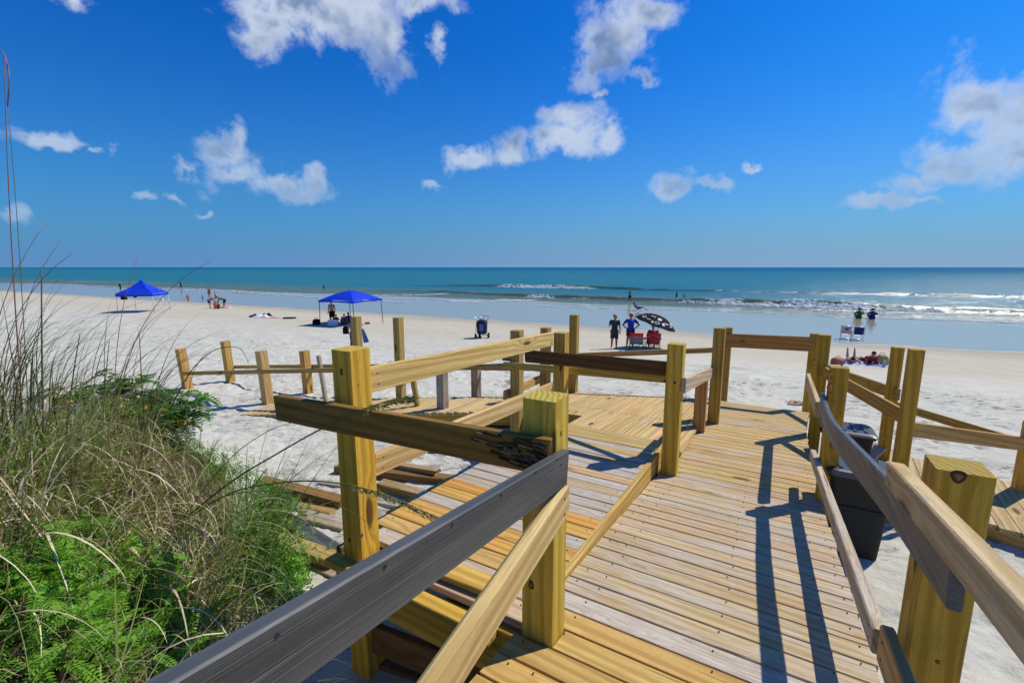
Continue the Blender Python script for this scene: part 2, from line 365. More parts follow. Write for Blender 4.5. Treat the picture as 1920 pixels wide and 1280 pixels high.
def water_material():
    m, t = mat_new('sea_water'); geo = t.node('ShaderNodeNewGeometry'); p = geo.outputs['Position']
    sp = t.node('ShaderNodeSeparateXYZ', Vector=p)
    d = t.math('ADD', t.math('MULTIPLY', sp.outputs[0], .46), t.math('MULTIPLY', sp.outputs[1], .888))
    R = (0, 0, radians(27))
    a1 = t.noise(t.mapping(p, (.10, .42, .2), rot=R), 1, 6, .62, .3); a2 = t.noise(t.mapping(p, (.9, 3.0, 1), rot=R), 1, 4, .6)
    a3 = t.noise(t.mapping(p, (.006, .03, .01), rot=R), 1, 4, .55)
    far = t.step(d, 90, 1200); c = t.mix(far, (.020, .165, .205), (.001, .110, .225))
    c = t.mix(t.math('MULTIPLY', t.step(a3, .35, .7), .4), c, (.010, .120, .200))
    near = t.step(d, 100, 66); c = t.mix(near, c, (.095, .150, .110))
    rise = t.step(t.math('SUBTRACT', sp.outputs[2], SEA), .12, .42); c = t.mix(t.math('MULTIPLY', rise, t.step(d, 190, 130)), c, (.115, .135, .035))
    # lacy foam left on the shallow water
    lace = t.noise(t.mapping(p, (.12, .9, .2), rot=R), 1, 8, .72, .6); lm = t.math('MULTIPLY', t.step(lace, .60, .68), t.step(d, 112, 84))
    c = t.mix(t.math('MULTIPLY', lm, .55), c, (.62, .66, .66))
    b = t.node('ShaderNodeBsdfDiffuse', Color=c); gl = t.node('ShaderNodeBsdfGlossy'); gl.inputs['Roughness'].default_value = .20; gl.inputs['Color'].default_value = (1, 1, 1, 1)
    lw = t.node('ShaderNodeLayerWeight'); lw.inputs['Blend'].default_value = .25
    fr = t.math('ADD', t.math('MULTIPLY', t.step(d, 66, 100,   .13, .10), t.step(d, 150, 900, 1.0, .35)), t.math('MULTIPLY', lw.outputs['Facing'], 0.04)); mxs = t.node('ShaderNodeMixShader'); t.put(mxs, 0, fr); t.put(mxs, 1, b); t.put(mxs, 2, gl)
    t.node('ShaderNodeOutputMaterial', Surface=mxs.outputs[0])
    h = t.math('ADD', t.math('MULTIPLY', a1, 1.0), t.math('MULTIPLY', a2, .22))
    tl = t.node('ShaderNodeBsdfTranslucent', Color=(.42, .50, .10, 1)); m2 = t.node('ShaderNodeMixShader'); t.put(m2, 0, t.math('MULTIPLY', t.math('MULTIPLY', rise, t.step(d, 190, 130)), .55)); t.put(m2, 1, b); t.put(m2, 2, tl); t.put(mxs, 1, m2)
    nb = bump(t, h, 1.0, .62); t.put(b, 'Normal', nb); t.put(gl, 'Normal', nb); return m
WATER = water_material()

def leaf_material(name, c1, c2, trans=.35, rough=.5):
    if name in _mc: return _mc[name]
    m, t = mat_new(name); geo = t.node('ShaderNodeNewGeometry'); oi = t.node('ShaderNodeObjectInfo')
    n = t.noise(geo.outputs['Position'], 6.0, 3); n2 = t.noise(geo.outputs['Position'], 90, 2)
    f = t.math('ADD', t.math('MULTIPLY', n, .6), t.math('MULTIPLY', n2, .4)); f = t.math('ADD', f, t.math('MULTIPLY', t.math('SUBTRACT', oi.outputs['Random'], .5), .3))
    ri = t.math('MULTIPLY', t.math('SUBTRACT', geo.outputs['Random Per Island'], .5), .7); f = t.math('ADD', f, ri)
    c = t.mix(t.step(f, .15, .85), c1, c2)
    b = principled(t, Base_Color=c, Roughness=rough, Specular_IOR_Level=.4)
    tr = t.node('ShaderNodeBsdfTranslucent', Color=t.mix(1, c, (1.3, 1.5, .6), 'MULTIPLY')); mx = t.node('ShaderNodeMixShader'); t.put(mx, 0, trans); t.put(mx, 1, b); t.put(mx, 2, tr)
    t.put([x for x in t.n if x.type == 'OUTPUT_MATERIAL'][0], 'Surface', mx); _mc[name] = m; return m

#==SPLIT==
# ================================================================== the setting
def grid_mesh(name, X, Y, Z, smooth=True, wrap=False):
    nr, na = X.shape
    co = np.stack([X, Y, Z], -1).reshape(-1, 3).astype(np.float32)
    i = np.arange(nr - 1)[:, None] * na; j = np.arange(na - 1)[None, :]
    a = (i + j).ravel(); q = np.stack([a, a + 1, a + na + 1, a + na], -1)
    if wrap:
        a = (np.arange(nr - 1) * na); q = np.concatenate([q, np.stack([a + na - 1, a, a + na, a + 2 * na - 1], -1)])
    me = bpy.data.meshes.new(name); me.vertices.add(len(co)); me.vertices.foreach_set('co', co.ravel())
    me.loops.add(len(q) * 4); me.loops.foreach_set('vertex_index', q.ravel().astype(np.int32))
    me.polygons.add(len(q)); me.polygons.foreach_set('loop_start', np.arange(len(q), dtype=np.int32) * 4)
    me.update(calc_edges=True); me.validate()
    if smooth: me.shade_smooth()
    return me

def build_sand():
    r = np.concatenate([np.linspace(.02, 1.0, 8)[:-1], np.geomspace(1.0, 95, 640), [130, 200, 400]])
    a = np.concatenate([np.linspace(-180, -64, 60)[:-1], np.linspace(-64, 64, 740), np.linspace(64, 180, 60)[1:-1]])
    A, R = np.meshgrid(np.radians(a), r); X = R * np.sin(A); Y = R * np.cos(A)
    Z = ground_np(X, Y); d = X * SN[0] + Y * SN[1]
    # trodden sand: footprints and kicked-up heaps
    zone = sstep((d - 4) / 3) * (1 - sstep((d - 14.5) / 6)) * (1 - .5 * sstep(dune(X, Y)))
    drift = .35 + .65 * sstep((vnoise(X * .45, Y * .45, 9) - .3) / .3)
    dent_shade = np.zeros_like(X)  # mask of the dents that the sand colour paints darker as shade
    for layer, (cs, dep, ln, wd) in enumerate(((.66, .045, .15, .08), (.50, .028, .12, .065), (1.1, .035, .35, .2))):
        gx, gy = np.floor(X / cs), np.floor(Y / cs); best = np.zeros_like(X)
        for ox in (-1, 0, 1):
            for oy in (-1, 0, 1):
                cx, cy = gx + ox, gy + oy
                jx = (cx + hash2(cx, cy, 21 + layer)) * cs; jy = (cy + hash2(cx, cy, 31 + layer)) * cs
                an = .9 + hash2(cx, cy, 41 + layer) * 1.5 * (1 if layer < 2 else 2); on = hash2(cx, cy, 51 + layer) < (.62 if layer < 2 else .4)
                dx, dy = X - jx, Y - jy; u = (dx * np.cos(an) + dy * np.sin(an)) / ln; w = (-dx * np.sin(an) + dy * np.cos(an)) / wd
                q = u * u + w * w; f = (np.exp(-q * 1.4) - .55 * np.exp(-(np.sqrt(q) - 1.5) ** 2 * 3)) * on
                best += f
        Z = Z - best * dep * zone * drift; dent_shade = np.maximum(dent_shade, np.clip(best, 0, 1) * zone * drift * (1 if layer < 2 else .4))
    # close to the ramp the sand is wind-rippled and lumpy
    nearz = (1 - sstep((d - 5) / 4)); Z += nearz * ((vnoise(X * 7, Y * 7, 5) - .5) * .035 + (vnoise(X * 18, Y * 18, 6) - .5) * .012)
    # never above the decks
    S = X * U.x + Y * U.y; Wd = X * V.x + Y * V.y
    rz = np.where(S < S0, -1.33 - .155 * S, -1.9965 - .07 * (S - S0)) - .10
    m = (Wd > -1.05) & (Wd < .75) & (S < 8.5) & (S > -3); Z = np.where(m, np.minimum(Z, rz), Z)
    m2 = (Wd > -3.3) & (Wd <= -.5) & (S > 1.2) & (S < 8.3); Z = np.where(m2, np.minimum(Z, -2.28 - .02 * S), Z)
    m3 = (Y > 6.4) & (Y < 8.3) & (X < .6) & (X > -4.6); Z = np.where(m3, np.minimum(Z, -2.21 + .055 * np.minimum(X, 0) + .012), Z)
    m4 = (Wd > .7) & (Wd < 4) & (S > 5) & (S < 7.6); Z = np.where(m4, np.minimum(Z, -2.44), Z)
    me = grid_mesh('beach_ground', X, Y, Z, wrap=True); at = me.attributes.new('trodden', 'FLOAT', 'POINT'); at.data.foreach_set('value', dent_shade.ravel().astype(np.float32))
    o = new_obj('beach_ground', me, None, SAND); tag(o, kind='structure')
build_sand()

# breaking waves: crest lines seen in the photograph, as offsets d(e) from the shore
SM = np.array([.888, -.46])
def crest(pts):
    q = []
    for (px, py, A) in pts:
        p = at_z(px, py, SEA); q.append((p.x * SM[0] + p.y * SM[1], p.x * SN[0] + p.y * SN[1], A))
    q.sort(); return np.array(q)
W1 = crest([(380, 532, 0), (700, 535, .10), (860, 537, .35), (905, 537.5, .55), (1000, 539, .6), (1130, 541.5, .6), (1250, 545, .42), (1500, 550, .42), (1700, 554, .5), (1920, 560, .5)])
W2 = crest([(560, 543, 0), (700, 546, .18), (830, 549, .42), (930, 554, .42), (1000, 557, .5), (1120, 561.5, .5), (1250, 566, .55), (1400, 571, .65), (1560, 577, .75), (1700, 582, .62), (1920, 590, .6)])
W3 = crest([(150, 528, .0), (400, 530, .12), (650, 531, .16), (900, 531, .14), (1300, 533, .1), (1920, 541, .1)])
CRESTS = (W1, W2, W3)
def build_sea():
    r = np.concatenate([np.linspace(38, 130, 300), np.geomspace(130, 30000, 100)[1:]])
    a = np.concatenate([np.linspace(-95, -60, 20)[:-1], np.linspace(-60, 60, 560), np.linspace(60, 160, 40)[1:]])
    A, R = np.meshgrid(np.radians(a), r); X = R * np.sin(A); Y = R * np.cos(A)
    d = X * SN[0] + Y * SN[1]; e = X * SM[0] + Y * SM[1]; Z = np.full_like(X, SEA)
    calm = 1 - sstep((R - 150) / 200)
    Z += (vnoise(d * .22 + 3, e * .05, 61) - .5) * .22 * sstep((d - 78) / 30) * calm + (vnoise(d * .9, e * .22, 62) - .5) * .07 * sstep((d - 66) / 20) * calm + (vnoise(d * 2.6, e * .8, 63) - .5) * .025 * calm
    for k, C in enumerate(CRESTS):
        d0 = np.interp(e, C[:, 0], C[:, 1]) + (vnoise(e * .12, e * 0, 70 + k) - .5) * 1.2; am = np.interp(e, C[:, 0], C[:, 2], left=0) * (.75 + .5 * vnoise(e * .3, e * 0, 80 + k))
        q = d - d0; w = np.where(q < 0, .55, 1.7); Z += am * np.exp(-(q / w) ** 2)
    o = new_obj('sea', grid_mesh('sea', X, Y, Z), None, WATER); tag(o, kind='structure')
build_sea()

def foam_material():
    m, t = mat_new('sea_foam'); geo = t.node('ShaderNodeNewGeometry'); n = t.noise(geo.outputs['Position'], 3, 5, .7)
    b = principled(t, Base_Color=t.mix(t.step(n, .3, .75), (.97, .98, .94), (.88, .91, .85)), Roughness=.75, Subsurface_Weight=.0)
    tr = t.node('ShaderNodeBsdfTranslucent', Color=(.95, .97, .93, 1)); mx = t.node('ShaderNodeMixShader'); t.put(mx, 0, .45); t.put(mx, 1, b); t.put(mx, 2, tr); t.put([x for x in t.n if x.type == 'OUTPUT_MATERIAL'][0], 'Surface', mx)
    t.put(b, 'Normal', bump(t, n, .6, .05)); return m
FOAM = foam_material()
ICO = None
def lumps(name, items, mat, label=None):
    """many small uneven blobs joined: items = (x,y,z,rx,ry,rz,yaw)"""
    global ICO
    if ICO is None:
        bm = bmesh.new(); bmesh.ops.create_icosphere(bm, subdivisions=1, radius=1); ICO = (np.array([v.co[:] for v in bm.verts]), np.array([[v.index for v in f.verts] for f in bm.faces])); bm.free()
    bv, bf = ICO; vs = []; fs = []
    for k, (x, y, z, rx, ry, rz, yaw) in enumerate(items):
        j = bv * (1 + RNG.uniform(-.28, .28, (len(bv), 1))) * np.array([rx, ry, rz]); c, s = cos(yaw), sin(yaw)
        vs.append(np.stack([j[:, 0] * c - j[:, 1] * s + x, j[:, 0] * s + j[:, 1] * c + y, j[:, 2] + z], -1)); fs.append(bf + k * len(bv))
    vs = np.concatenate(vs).astype(np.float32); fs = np.concatenate(fs).astype(np.int32)
    me = bpy.data.meshes.new(name); me.vertices.add(len(vs)); me.vertices.foreach_set('co', vs.ravel()); me.loops.add(fs.size); me.loops.foreach_set('vertex_index', fs.ravel())
    me.polygons.add(len(fs)); me.polygons.foreach_set('loop_start', np.arange(len(fs), dtype=np.int32) * 3); me.update(calc_edges=True); me.shade_smooth()
    return new_obj(name, me, None, mat)
def e_of(px, py): p = at_z(px, py, SEA); return p.x * SM[0] + p.y * SM[1]
def on_crest(C, e, off): 
    d0 = np.interp(e, C[:, 0], C[:, 1]) + off; return e * SM[0] + d0 * SN[0], e * SM[1] + d0 * SN[1]
def build_foam():
    it = []; yaw0 = atan2(SM[1], SM[0])
    def run(C, x0, x1, yy, n, h, front, size, k=70):
        e0, e1 = e_of(x0, yy), e_of(x1, yy)
        for i in range(n):
            e = random.uniform(e0, e1); env = max(0, min(1, (e - e0) / (abs(e1 - e0) * .12), (e1 - e) / (abs(e1 - e0) * .12)))
            pu = .5 + .7 * float(vnoise(np.array([e * .55]), np.array([3.3]), 5)[0])
            wob = (float(vnoise(np.array([e * .12]), np.array([0.]), k)[0]) - .5) * 1.2
            off = -abs(random.gauss(0, front)) + .25; x, y = on_crest(C, e, off + wob); t = max(0, 1 + off / (front * 1.6))
            z = SEA + h * pu * env * t * random.uniform(.3, 1.0); s = size * random.uniform(.5, 1.3) * (.4 + .6 * env)
            it.append((x, y, z, s * 1.7, s, s * .75, yaw0))
    run(W1, 905, 1140, 539, 2200, .62, .75, .20, 70)
    run(W2, 1268, 1345, 568, 450, .6, .6, .2, 71); run(W2, 1330, 1470, 572, 800, .68, .8, .2, 71)
    run(W2, 1455, 1640, 577, 1500, 1.0, 1.0, .22, 71); run(W2, 1610, 1760, 582, 480, .5, .9, .15, 71)
    run(W2, 1740, 1925, 588, 260, .5, .5, .11, 71); run(W2, 985, 1060, 557, 190, .45, .8, .15, 71); run(W2, 1060, 1130, 561, 110, .4, .6, .13, 71)
    run(W2, 850, 915, 551, 90, .3, .5, .11, 71)
    run(W1, 1680, 1925, 557, 150, .45, .3, .10, 70)
    o = lumps('breaking_wave_foam', it, FOAM); tag(o, kind='stuff')
    # swash: thin sheets of foam on the shallows, following the lines in the photograph
    it = []
    for pts, n, wd, s in (([(10, 532), (120, 534), (250, 540), (350, 545), (480, 552), (600, 561), (760, 571)], 900, .25, .30), ([(230, 537), (330, 540), (420, 544), (480, 549), (560, 553)], 380, .6, .22),
                          ([(840, 566), (925, 565), (1010, 567), (1100, 574)], 420, .3, .22), ([(930, 562), (1000, 563)], 160, .8, .2), ([(1230, 582), (1330, 584), (1450, 590)], 160, .3, .16),
                          ([(1540, 596), (1700, 600), (1920, 608)], 150, .4, .14), ([(640, 553), (790, 553), (860, 549)], 200, .8, .2), ([(1010, 577), (1230, 585)], 120, .2, .12),
                          ([(690, 560), (800, 561), (905, 570)], 240, .4, .16), ([(130, 528), (300, 530)], 90, .5, .18), ([(1480, 563), (1640, 566)], 40, .3, .14)):
        q = [at_z(px, py, SEA) for px, py in pts]
        for i in range(int(n * 1.8)):
            u = random.uniform(0, len(q) - 1.001); k = int(u); p = q[k].lerp(q[k + 1], u - k)
            w = random.gauss(0, wd * .55) * (.4 + .6 * abs(sin(u * 9))); x, y = p.x + SN[0] * w, p.y + SN[1] * w
            z = max(SEA, ground(x, y)) + .012; a = s * random.uniform(.5, 1.6); it.append((x, y, z, a * 3.0, a * .8, .04, yaw0))
    o = lumps('swash_foam', it, FOAM); tag(o, kind='stuff')
build_foam()

# ================================================================== decks
YEL = (.60, .40, .075); GRN = (.60, .40, .06); TAN = (.52, .40, .17); ORG = (.56, .31, .045); GREY = (.44, .38, .30); BRN = (.20, .125, .045); PALE = (.60, .46, .22)
def vary(c, k=.12):
    f = random.uniform(1 - k, 1 + k); return tuple(max(.01, min(1, x * f * random.uniform(.96, 1.04))) for x in c)
SCREW = flat('screw_steel', (.05, .045, .045), .5, .2, 60, .5, 0, .6)
def screws(parent, pts, r=.0034, name='screw'):
    """pts = (position, normal): tiny discs standing 1 mm proud"""
    vs, fs = [], []
    for (p, n) in pts:
        n = Vector(n).normalized(); a = n.orthogonal().normalized(); b = n.cross(a); k = len(vs)
        for i in range(6):
            an = i * pi / 3; vs.append(Vector(p) + (a * cos(an) + b * sin(an)) * r + n * .0015)
        fs.append(tuple(k + i for i in range(6)))
        for i in range(6): vs.append(Vector(p) + (a * cos(i * pi / 3) + b * sin(i * pi / 3)) * r - n * .004)
        for i in range(6): j = (i + 1) % 6; fs.append((k + j, k + i, k + 6 + i, k + 6 + j))
    P = parent.location if parent else Vector(); me = mesh_np(name, [v - P for v in vs], fs)
    o = new_obj(name, me, parent, SCREW); tag(o, kind='stuff'); return o

def build_ramp():
    t = thing('boardwalk_ramp', SW(0, 0, ramp_z(0)), 'long plank ramp of pale worn boards running down to the sand at right centre', 'ramp')
    pitch = .1435; s = -1.2; i = 0; sc = []
    while s < 8.32:
        sc0 = s + pitch / 2; ds = .155 if sc0 < S0 else .07; n = (Vector((0, 0, 1)) + U * ds).normalized()
        wl = -.86 if sc0 < S0 else -.86 + .11 * (sc0 - S0) / 4; wr = .50 if sc0 < 7 else .50 + .08 * (sc0 - 7)
        wl += random.uniform(-.006, .006); wr += random.uniform(-.008, .008)
        if 1.5 < sc0 < 1.70: wl = -.688
        if sc0 < .55: wl -= .0
        z0 = ramp_z(sc0) + random.uniform(-.0015, .0015)
        sk = random.uniform(-.003, .003)
        p0 = SW(sc0 + sk, wl, z0) - n * .018; p1 = SW(sc0 - sk, wr, z0) - n * .018
        if sc0 < 1.78: c, al = vary((.54, .365, .12), .10), random.uniform(0, .10)
        elif sc0 < 1.92: c, al = (.56, .50, .42), .85
        elif sc0 < 4.5: c, al = vary((.50, .375, .20), .10), random.uniform(.36, .60)
        else: c, al = vary((.53, .385, .165), .10), random.uniform(.20, .44)
        lumber('board', p0, p1, .1325, .036, t, WOOD, c, al, n, .0022, .003)
        for w_ in ((-.80, -.68, -.1, .33, .45) if sc0 < 5 else (-.74, .42)):
            for k in (-.038, .038):
                if random.random() < .93 and w_ > wl: sc.append((SW(sc0 + k + random.uniform(-.006, .006), w_ + random.uniform(-.012, .012), z0), n))
        s += pitch; i += 1
    screws(t, sc)
    for w_ in (-.80, -.18, .44):
        lumber('joist', SW(-1.2, w_, ramp_z(-1.2) - .16), SW(S0, w_, ramp_z(S0) - .16), .04, .235, t, WOOD, vary(YEL), .1)
        lumber('joist', SW(S0 + .01, w_, ramp_z(S0) - .13), SW(8.2, w_ * .93, ramp_z(8.2) - .13), .038, .18, t, WOOD, vary(YEL), .1)
    return t
RAMP = build_ramp()

P2Z = lambda s: -1.585 - .083 * (s - 1.58)
def build_side_deck():
    t = thing('side_deck', SW(2.5, -1.5, P2Z(2.5)), 'upper side deck with patchwork of grey and orange boards beside the ramp', 'deck')
    n = (Vector((0, 0, 1)) + U * .083).normalized(); sc = []
    cols = [((.56, .42, .27), .10, -.86, -1.75), ((.52, .40, .26), .62, -.87, -2.02), ((.58, .40, .15), .15, -.87, -2.13), ((.60, .35, .09), .05, -.87, -2.15), ((.58, .35, .10), .25, -.88, -2.17), ((.40, .34, .28), .75, -.88, -2.17),
            ((.60, .37, .10), .1, -.88, -2.17), ((.62, .33, .08), .08, -.88, -2.18), ((.46, .36, .24), .50, -.88, -2.18), ((.44, .38, .31), .55, -.89, -2.19), ((.42, .37, .31), .68, -.89, -2.2), ((.50, .36, .18), .40, -.89, -2.2),
            ((.46, .41, .36), .80, -.9, -2.2), ((.56, .39, .20), .30, -.9, -2.21), ((.46, .42, .37), .75, -.9, -2.21), ((.44, .41, .37), .85, -.91, -2.22), ((.50, .38, .22), .4, -.91, -2.22), ((.46, .42, .38), .7, -.92, -2.22),
            ((.50, .385, .15), .20, -.92, -2.05), ((.46, .40, .33), .65, -.93, -2.05), ((.52, .40, .16), .10, -.93, -2.05), ((.50, .39, .16), .15, -.94, -2.05), ((.50, .38, .15), .2, -.94, -2.05)]
    for i, (c, al, wr, wl) in enumerate(cols):
        s = 1.60 + .1435 * i + .07; z = P2Z(s) + random.uniform(-.003, .003)
        if i == 0: wl = -1.50
        lumber('board', SW(s, wl, z) - n * .018, SW(s + .004, wr, z) - n * .018, .1345, .036, t, WOOD, c, al, n, .0025, .004)
        for w_ in (wl + .06, -1.55, wr - .06):
            for k in (-.036, .036): sc.append((SW(s + k, w_ + random.uniform(-.02, .02), z), n))
    # a doubled offcut lying at the near corner
    z = P2Z(1.7) + .022; lumber('board', SW(1.70, -1.62, z), SW(1.72, -1.02, z), .135, .036, t, WOOD, (.62, .41, .10), .02, n, .004, .004)
    z = P2Z(1.72) - .012; lumber('board', SW(1.60, -1.78, z), SW(1.95, -1.70, z), .12, .036, t, WOOD, (.68, .47, .11), .0, n, .004, .004)
    screws(t, sc)
    # curb beam between this deck and the ramp: its face shows more the further the ramp falls away
    lumber('curb_beam', SW(1.86, -.865, P2Z(1.86) - .112), SW(4.86, -.905, P2Z(4.86) - .112), .04, .235, t, WOOD, (.58, .40, .13), .05, c=.008)
    lumber('rim_joist', SW(1.575, -2.0, P2Z(1.58) - .17), SW(1.575, -.88, P2Z(1.58) - .17), .04, .24, t, WOOD, GRN, .05, n)
    lumber('ledger', SW(1.53, -2.07, P2Z(1.58) - .055), SW(1.53, -.98, P2Z(1.58) - .055), .09, .05, t, WOOD, YEL, .05, n)
    lumber('lower_brace', SW(1.62, -1.9, -2.12), SW(1.62, -.70, -1.98), .04, .18, t, WOOD, (.20, .11, .05), .15)
    lumber('side_joist', SW(1.62, -2.13, P2Z(1.62) - .15), SW(4.86, -2.16, P2Z(4.86) - .15), .04, .2, t, WOOD, BRN, .3)
    for w_ in (-1.75, -1.3): lumber('joist', SW(1.62, w_, P2Z(1.62) - .15), SW(4.86, w_, P2Z(4.86) - .15), .04, .2, t, WOOD, YEL, .1)
    lumber('end_joist', SW(4.875, -2.1, P2Z(4.86) - .12), SW(4.875, -.93, P2Z(4.86) - .12), .035, .16, t, WOOD, BRN, .1)
    return t
build_side_deck()

L3 = lambda s: -1.965 - (s - 5.0) * .085 if s < 8.6 else -2.27
def far_edge(w):    # s of the landing's seaward edge at offset w
    return 8.32 + (w + .75) * .50
def build_landing():
    t = thing('lower_landing', SW(6.5, -1.6, L3(6.5)), 'low landing of bare boards laid lengthwise behind the upper side deck', 'deck')
    w = -3.05; n = (Vector((0, 0, 1)) + U * .085).normalized(); sc = []
    while w < -.86:
        wc = w + .0725; s1 = far_edge(wc); sj = 6.25 + random.uniform(-.01, .01); s0 = 4.93 if wc > -2.2 else 5.72 + (-2.2 - wc) * -.1
        for a, b in ((s0, sj - .004), (sj + .004, s1)):
            lumber('board', SW(a, wc, L3(a)) - n * .018, SW(b, wc, L3(b)) - n * .018, .137, .036, t, WOOD, vary((.60, .44, .20), .10), random.uniform(.02, .38), n, .0025, .004)
            for k in (-.038, .038): sc += [(SW(a + .05, wc + k, L3(a + .05)), n), (SW(b - .05, wc + k, L3(b - .05)), n)]
        w += .1445
    screws(t, sc)
    lumber('rim_joist', SW(4.965, -2.3, L3(4.96) - .13), SW(4.965, -.88, L3(4.96) - .13), .04, .19, t, WOOD, GRN, .05)
    lumber('rim_joist', SW(5.70, -3.08, L3(5.7) - .14), SW(5.76, -2.2, L3(5.7) - .14), .04, .2, t, WOOD, YEL, .1)
    lumber('side_joist', SW(5.0, -.875, L3(5.0) - .13), SW(8.25, -.80, L3(8.2) - .10), .035, .16, t, WOOD, YEL, .1)
    lumber('rim_joist', SW(far_edge(-3.0) - .03, -3.0, L3(7.2) - .12), SW(far_edge(-.9) - .03, -.9, L3(8.2) - .12), .035, .16, t, WOOD, YEL, .1)
build_landing()

def build_sand_walk():
    """low ramp running left from the landing until it dips into the sand"""
    A0, A1 = Vector((.159, 6.53, -2.12)), Vector((-4.55, 7.32, -2.435)); B0, B1 = Vector((.72, 7.62, -2.19)), Vector((-4.35, 8.25, -2.45))
    t = thing('sand_walkway', (A0 + A1) / 2, 'low walkway of short planks sloping left from the landing into the sand', 'walkway')
    N = 40; sc = []
    for i in range(N):
        u = (i + .5) / N; a = A0.lerp(A1, u); b = B0.lerp(B1, u); j = random.uniform(-.012, .012); dirv = (b - a).normalized()
        lumber('board', a + Vector((0, j, -.018)), b + Vector((0, j, -.018)), .112, .036, t, WOOD, vary((.58, .44, .22), .12), random.uniform(0, .35), Vector((0, 0, 1)), .004, .004)
        sc += [(a + dirv * .05, (0, 0, 1)), (b - dirv * .05, (0, 0, 1))]
    screws(t, sc)
    for (p, q, dy) in ((A0, A1, .04), (B0, B1, -.04)):
        lumber('side_joist', p + Vector((0, dy, -.13)), q + Vector((0, dy, -.10)), .04, .19, t, WOOD, YEL, .15)
    lumber('cross_joist', SW(5.9, -2.55, -2.36), Vector((-.9, 7.25, -2.36)), .04, .16, t, WOOD, GRN, .2)
build_sand_walk()

def build_right_deck():
    E = Vector((sin(radians(143)), cos(radians(143)), 0)); Bd = Vector((sin(radians(35)), cos(radians(35)), 0))
    t = thing('right_hand_deck', Vector((4.3, 4.6, -2.3)), 'low deck of bare boards behind the dark bins, running off to the right', 'deck')
    O = Vector((4.33, 3.83, -2.3)); sc = []; n = 24
    for i in range(-16, n):
        a = O + E * (i * .150); L = 1.42 + random.uniform(-.01, .01)
        if a.dot(V) < 1.10: continue
        lumber('board', a + Vector((0, 0, -.018)), a + Bd * L + Vector((0, 0, -.018)), .138, .036, t, WOOD, vary((.56, .43, .22), .1), random.uniform(.05, .4), Vector((0, 0, 1)), .004, .003)
        for k in (.05, .7, L - .05): sc += [(a + Bd * k + E * .035, (0, 0, 1)), (a + Bd * k - E * .035, (0, 0, 1))]
    screws(t, sc)
    a, b = O + E * (-.80), O + E * 3.3
    lumber('rim_joist', a + Bd * .03 + Vector((0, 0, -.115)), b + Bd * .03 + Vector((0, 0, -.115)), .04, .155, t, WOOD, (.50, .33, .12), .1)
    lumber('rim_joist', a + Bd * 1.36 + Vector((0, 0, -.115)), b + Bd * 1.36 + Vector((0, 0, -.115)), .04, .155, t, WOOD, YEL, .1)
build_right_deck()

# ================================================================== posts and railings
def post(parent, p, z0, z1, a=.14, color=GRN, weather=.03, lean=(0, 0), c=.007, name='post'):
    b = Vector((p.x, p.y, z0)); tp = Vector((p.x + lean[0], p.y + lean[1], z1))
    return lumber(name, b, tp, a, a, parent, WOOD, vary(color, .06), weather, U, c, .0)
def px_post(parent, x, yb, yt, zb=None, sink=.0, base=None, **k):
    p = base if base is not None else at_z(x, yb, zb); p = Vector(p)
    zt = z_top(p, yt); z0 = p.z - sink
    post(parent, p, z0, zt, **k); return p

# --- railing round the side deck (nearest timber at left)
RA = thing('side_deck_railing', SW(1.6, -1.3, -1.6), 'nearest railing with two thick yellow posts, dark crossbar and grey handrail at left', 'railing')
p1 = SW(1.63, -1.93); post(RA, p1, -2.6, -.425, .142, (.66, .45, .06), .0)
p2 = SW(1.60, -.765); post(RA, p2, -1.95, -.508, .142, (.62, .46, .08), .0)
pC = at_z(1050, 786, -1.80); post(RA, pC, -2.6, z_top(pC, 623), .14, (.60, .42, .08), .05)
p3 = on_ramp(1255, 886); post(RA, p3, p3.z - .6, z_top(p3, 643), .145, (.58, .42, .065), .0)
# dark old crossbars
def bar(parent, a, b, w, h, color, weather, name='crossbar', **k): return lumber(name, a, b, w, h, parent, WOOD, color, weather, **k)
a = at_s(522, 763, 1.47); b = at_s(1030, 856, 1.475)
bar(RA, a, b, .04, .142, (.27, .165, .04), .0, c=.004, ragged=.018)
for k in range(70):
    u = random.random() ** .6; w0 = b.dot(V) - .02 - (1 - u) * .34; zc = b.z + .058 - random.uniform(0, .118) * min(1, .3 + u); L_ = random.uniform(.015, .07)
    lumber('splinter', SW(1.4485, w0 - L_ * .5, zc), SW(1.4485, min(w0 + L_ * .5, b.dot(V) - .004), zc - .004), .008, random.uniform(.003, .010), RA, WOOD, random.choice([(.06, .032, .014), (.09, .05, .02), (.13, .08, .03), (.30, .22, .12)]), .0, c=.001, ragged=.006)
a = at_s(986, 667, 4.56); b = at_s(1250, 691, 4.50)
bar(RA, a, b, .045, .145, (.12, .07, .03), .0, c=.012, ragged=.02)
# pale side rails to the far left post
a = at_w(690, 712, -1.93); b = at_w(1034, 635, -2.0)
bar(RA, a, b, .04, .142, (.68, .51, .20), .0, 'top_rail')
a = at_w(700, 871, -1.93); b = at_w(1036, 728, -2.0)
bar(RA, a, b, .04, .135, (.64, .47, .22), .05, 'lower_rail')
# grey composite handrail and rough diagonal brace on the near ramp post
w_ = p2.dot(V) + .071 + .019
a = at_w(1057, 875, w_); b = at_w(434, 1280, w_); lum = lumber('grey_handrail', a, a + (b - a) * 1.6, .036, .142, RA, COMPOSITE, (.1, .1, .1), 0, c=.005)
sc = [(at_w(x, y, w_ + .0185), V) for (x, y) in ((1044, 861), (1052, 871), (1005, 885), (940, 928), (848, 983), (722, 1062), (520, 1190))]
hb = p2.dot(V) + .071 + .023
a = at_w(1056, 935, hb); b = at_w(838, 1262, hb); b = a + (b - a) * 1.9
lumber('diagonal_brace', a, b, .045, .150, RA, WOOD, (.70, .53, .24), .02, c=.016, ragged=.022)
screws(RA, sc, .0045)

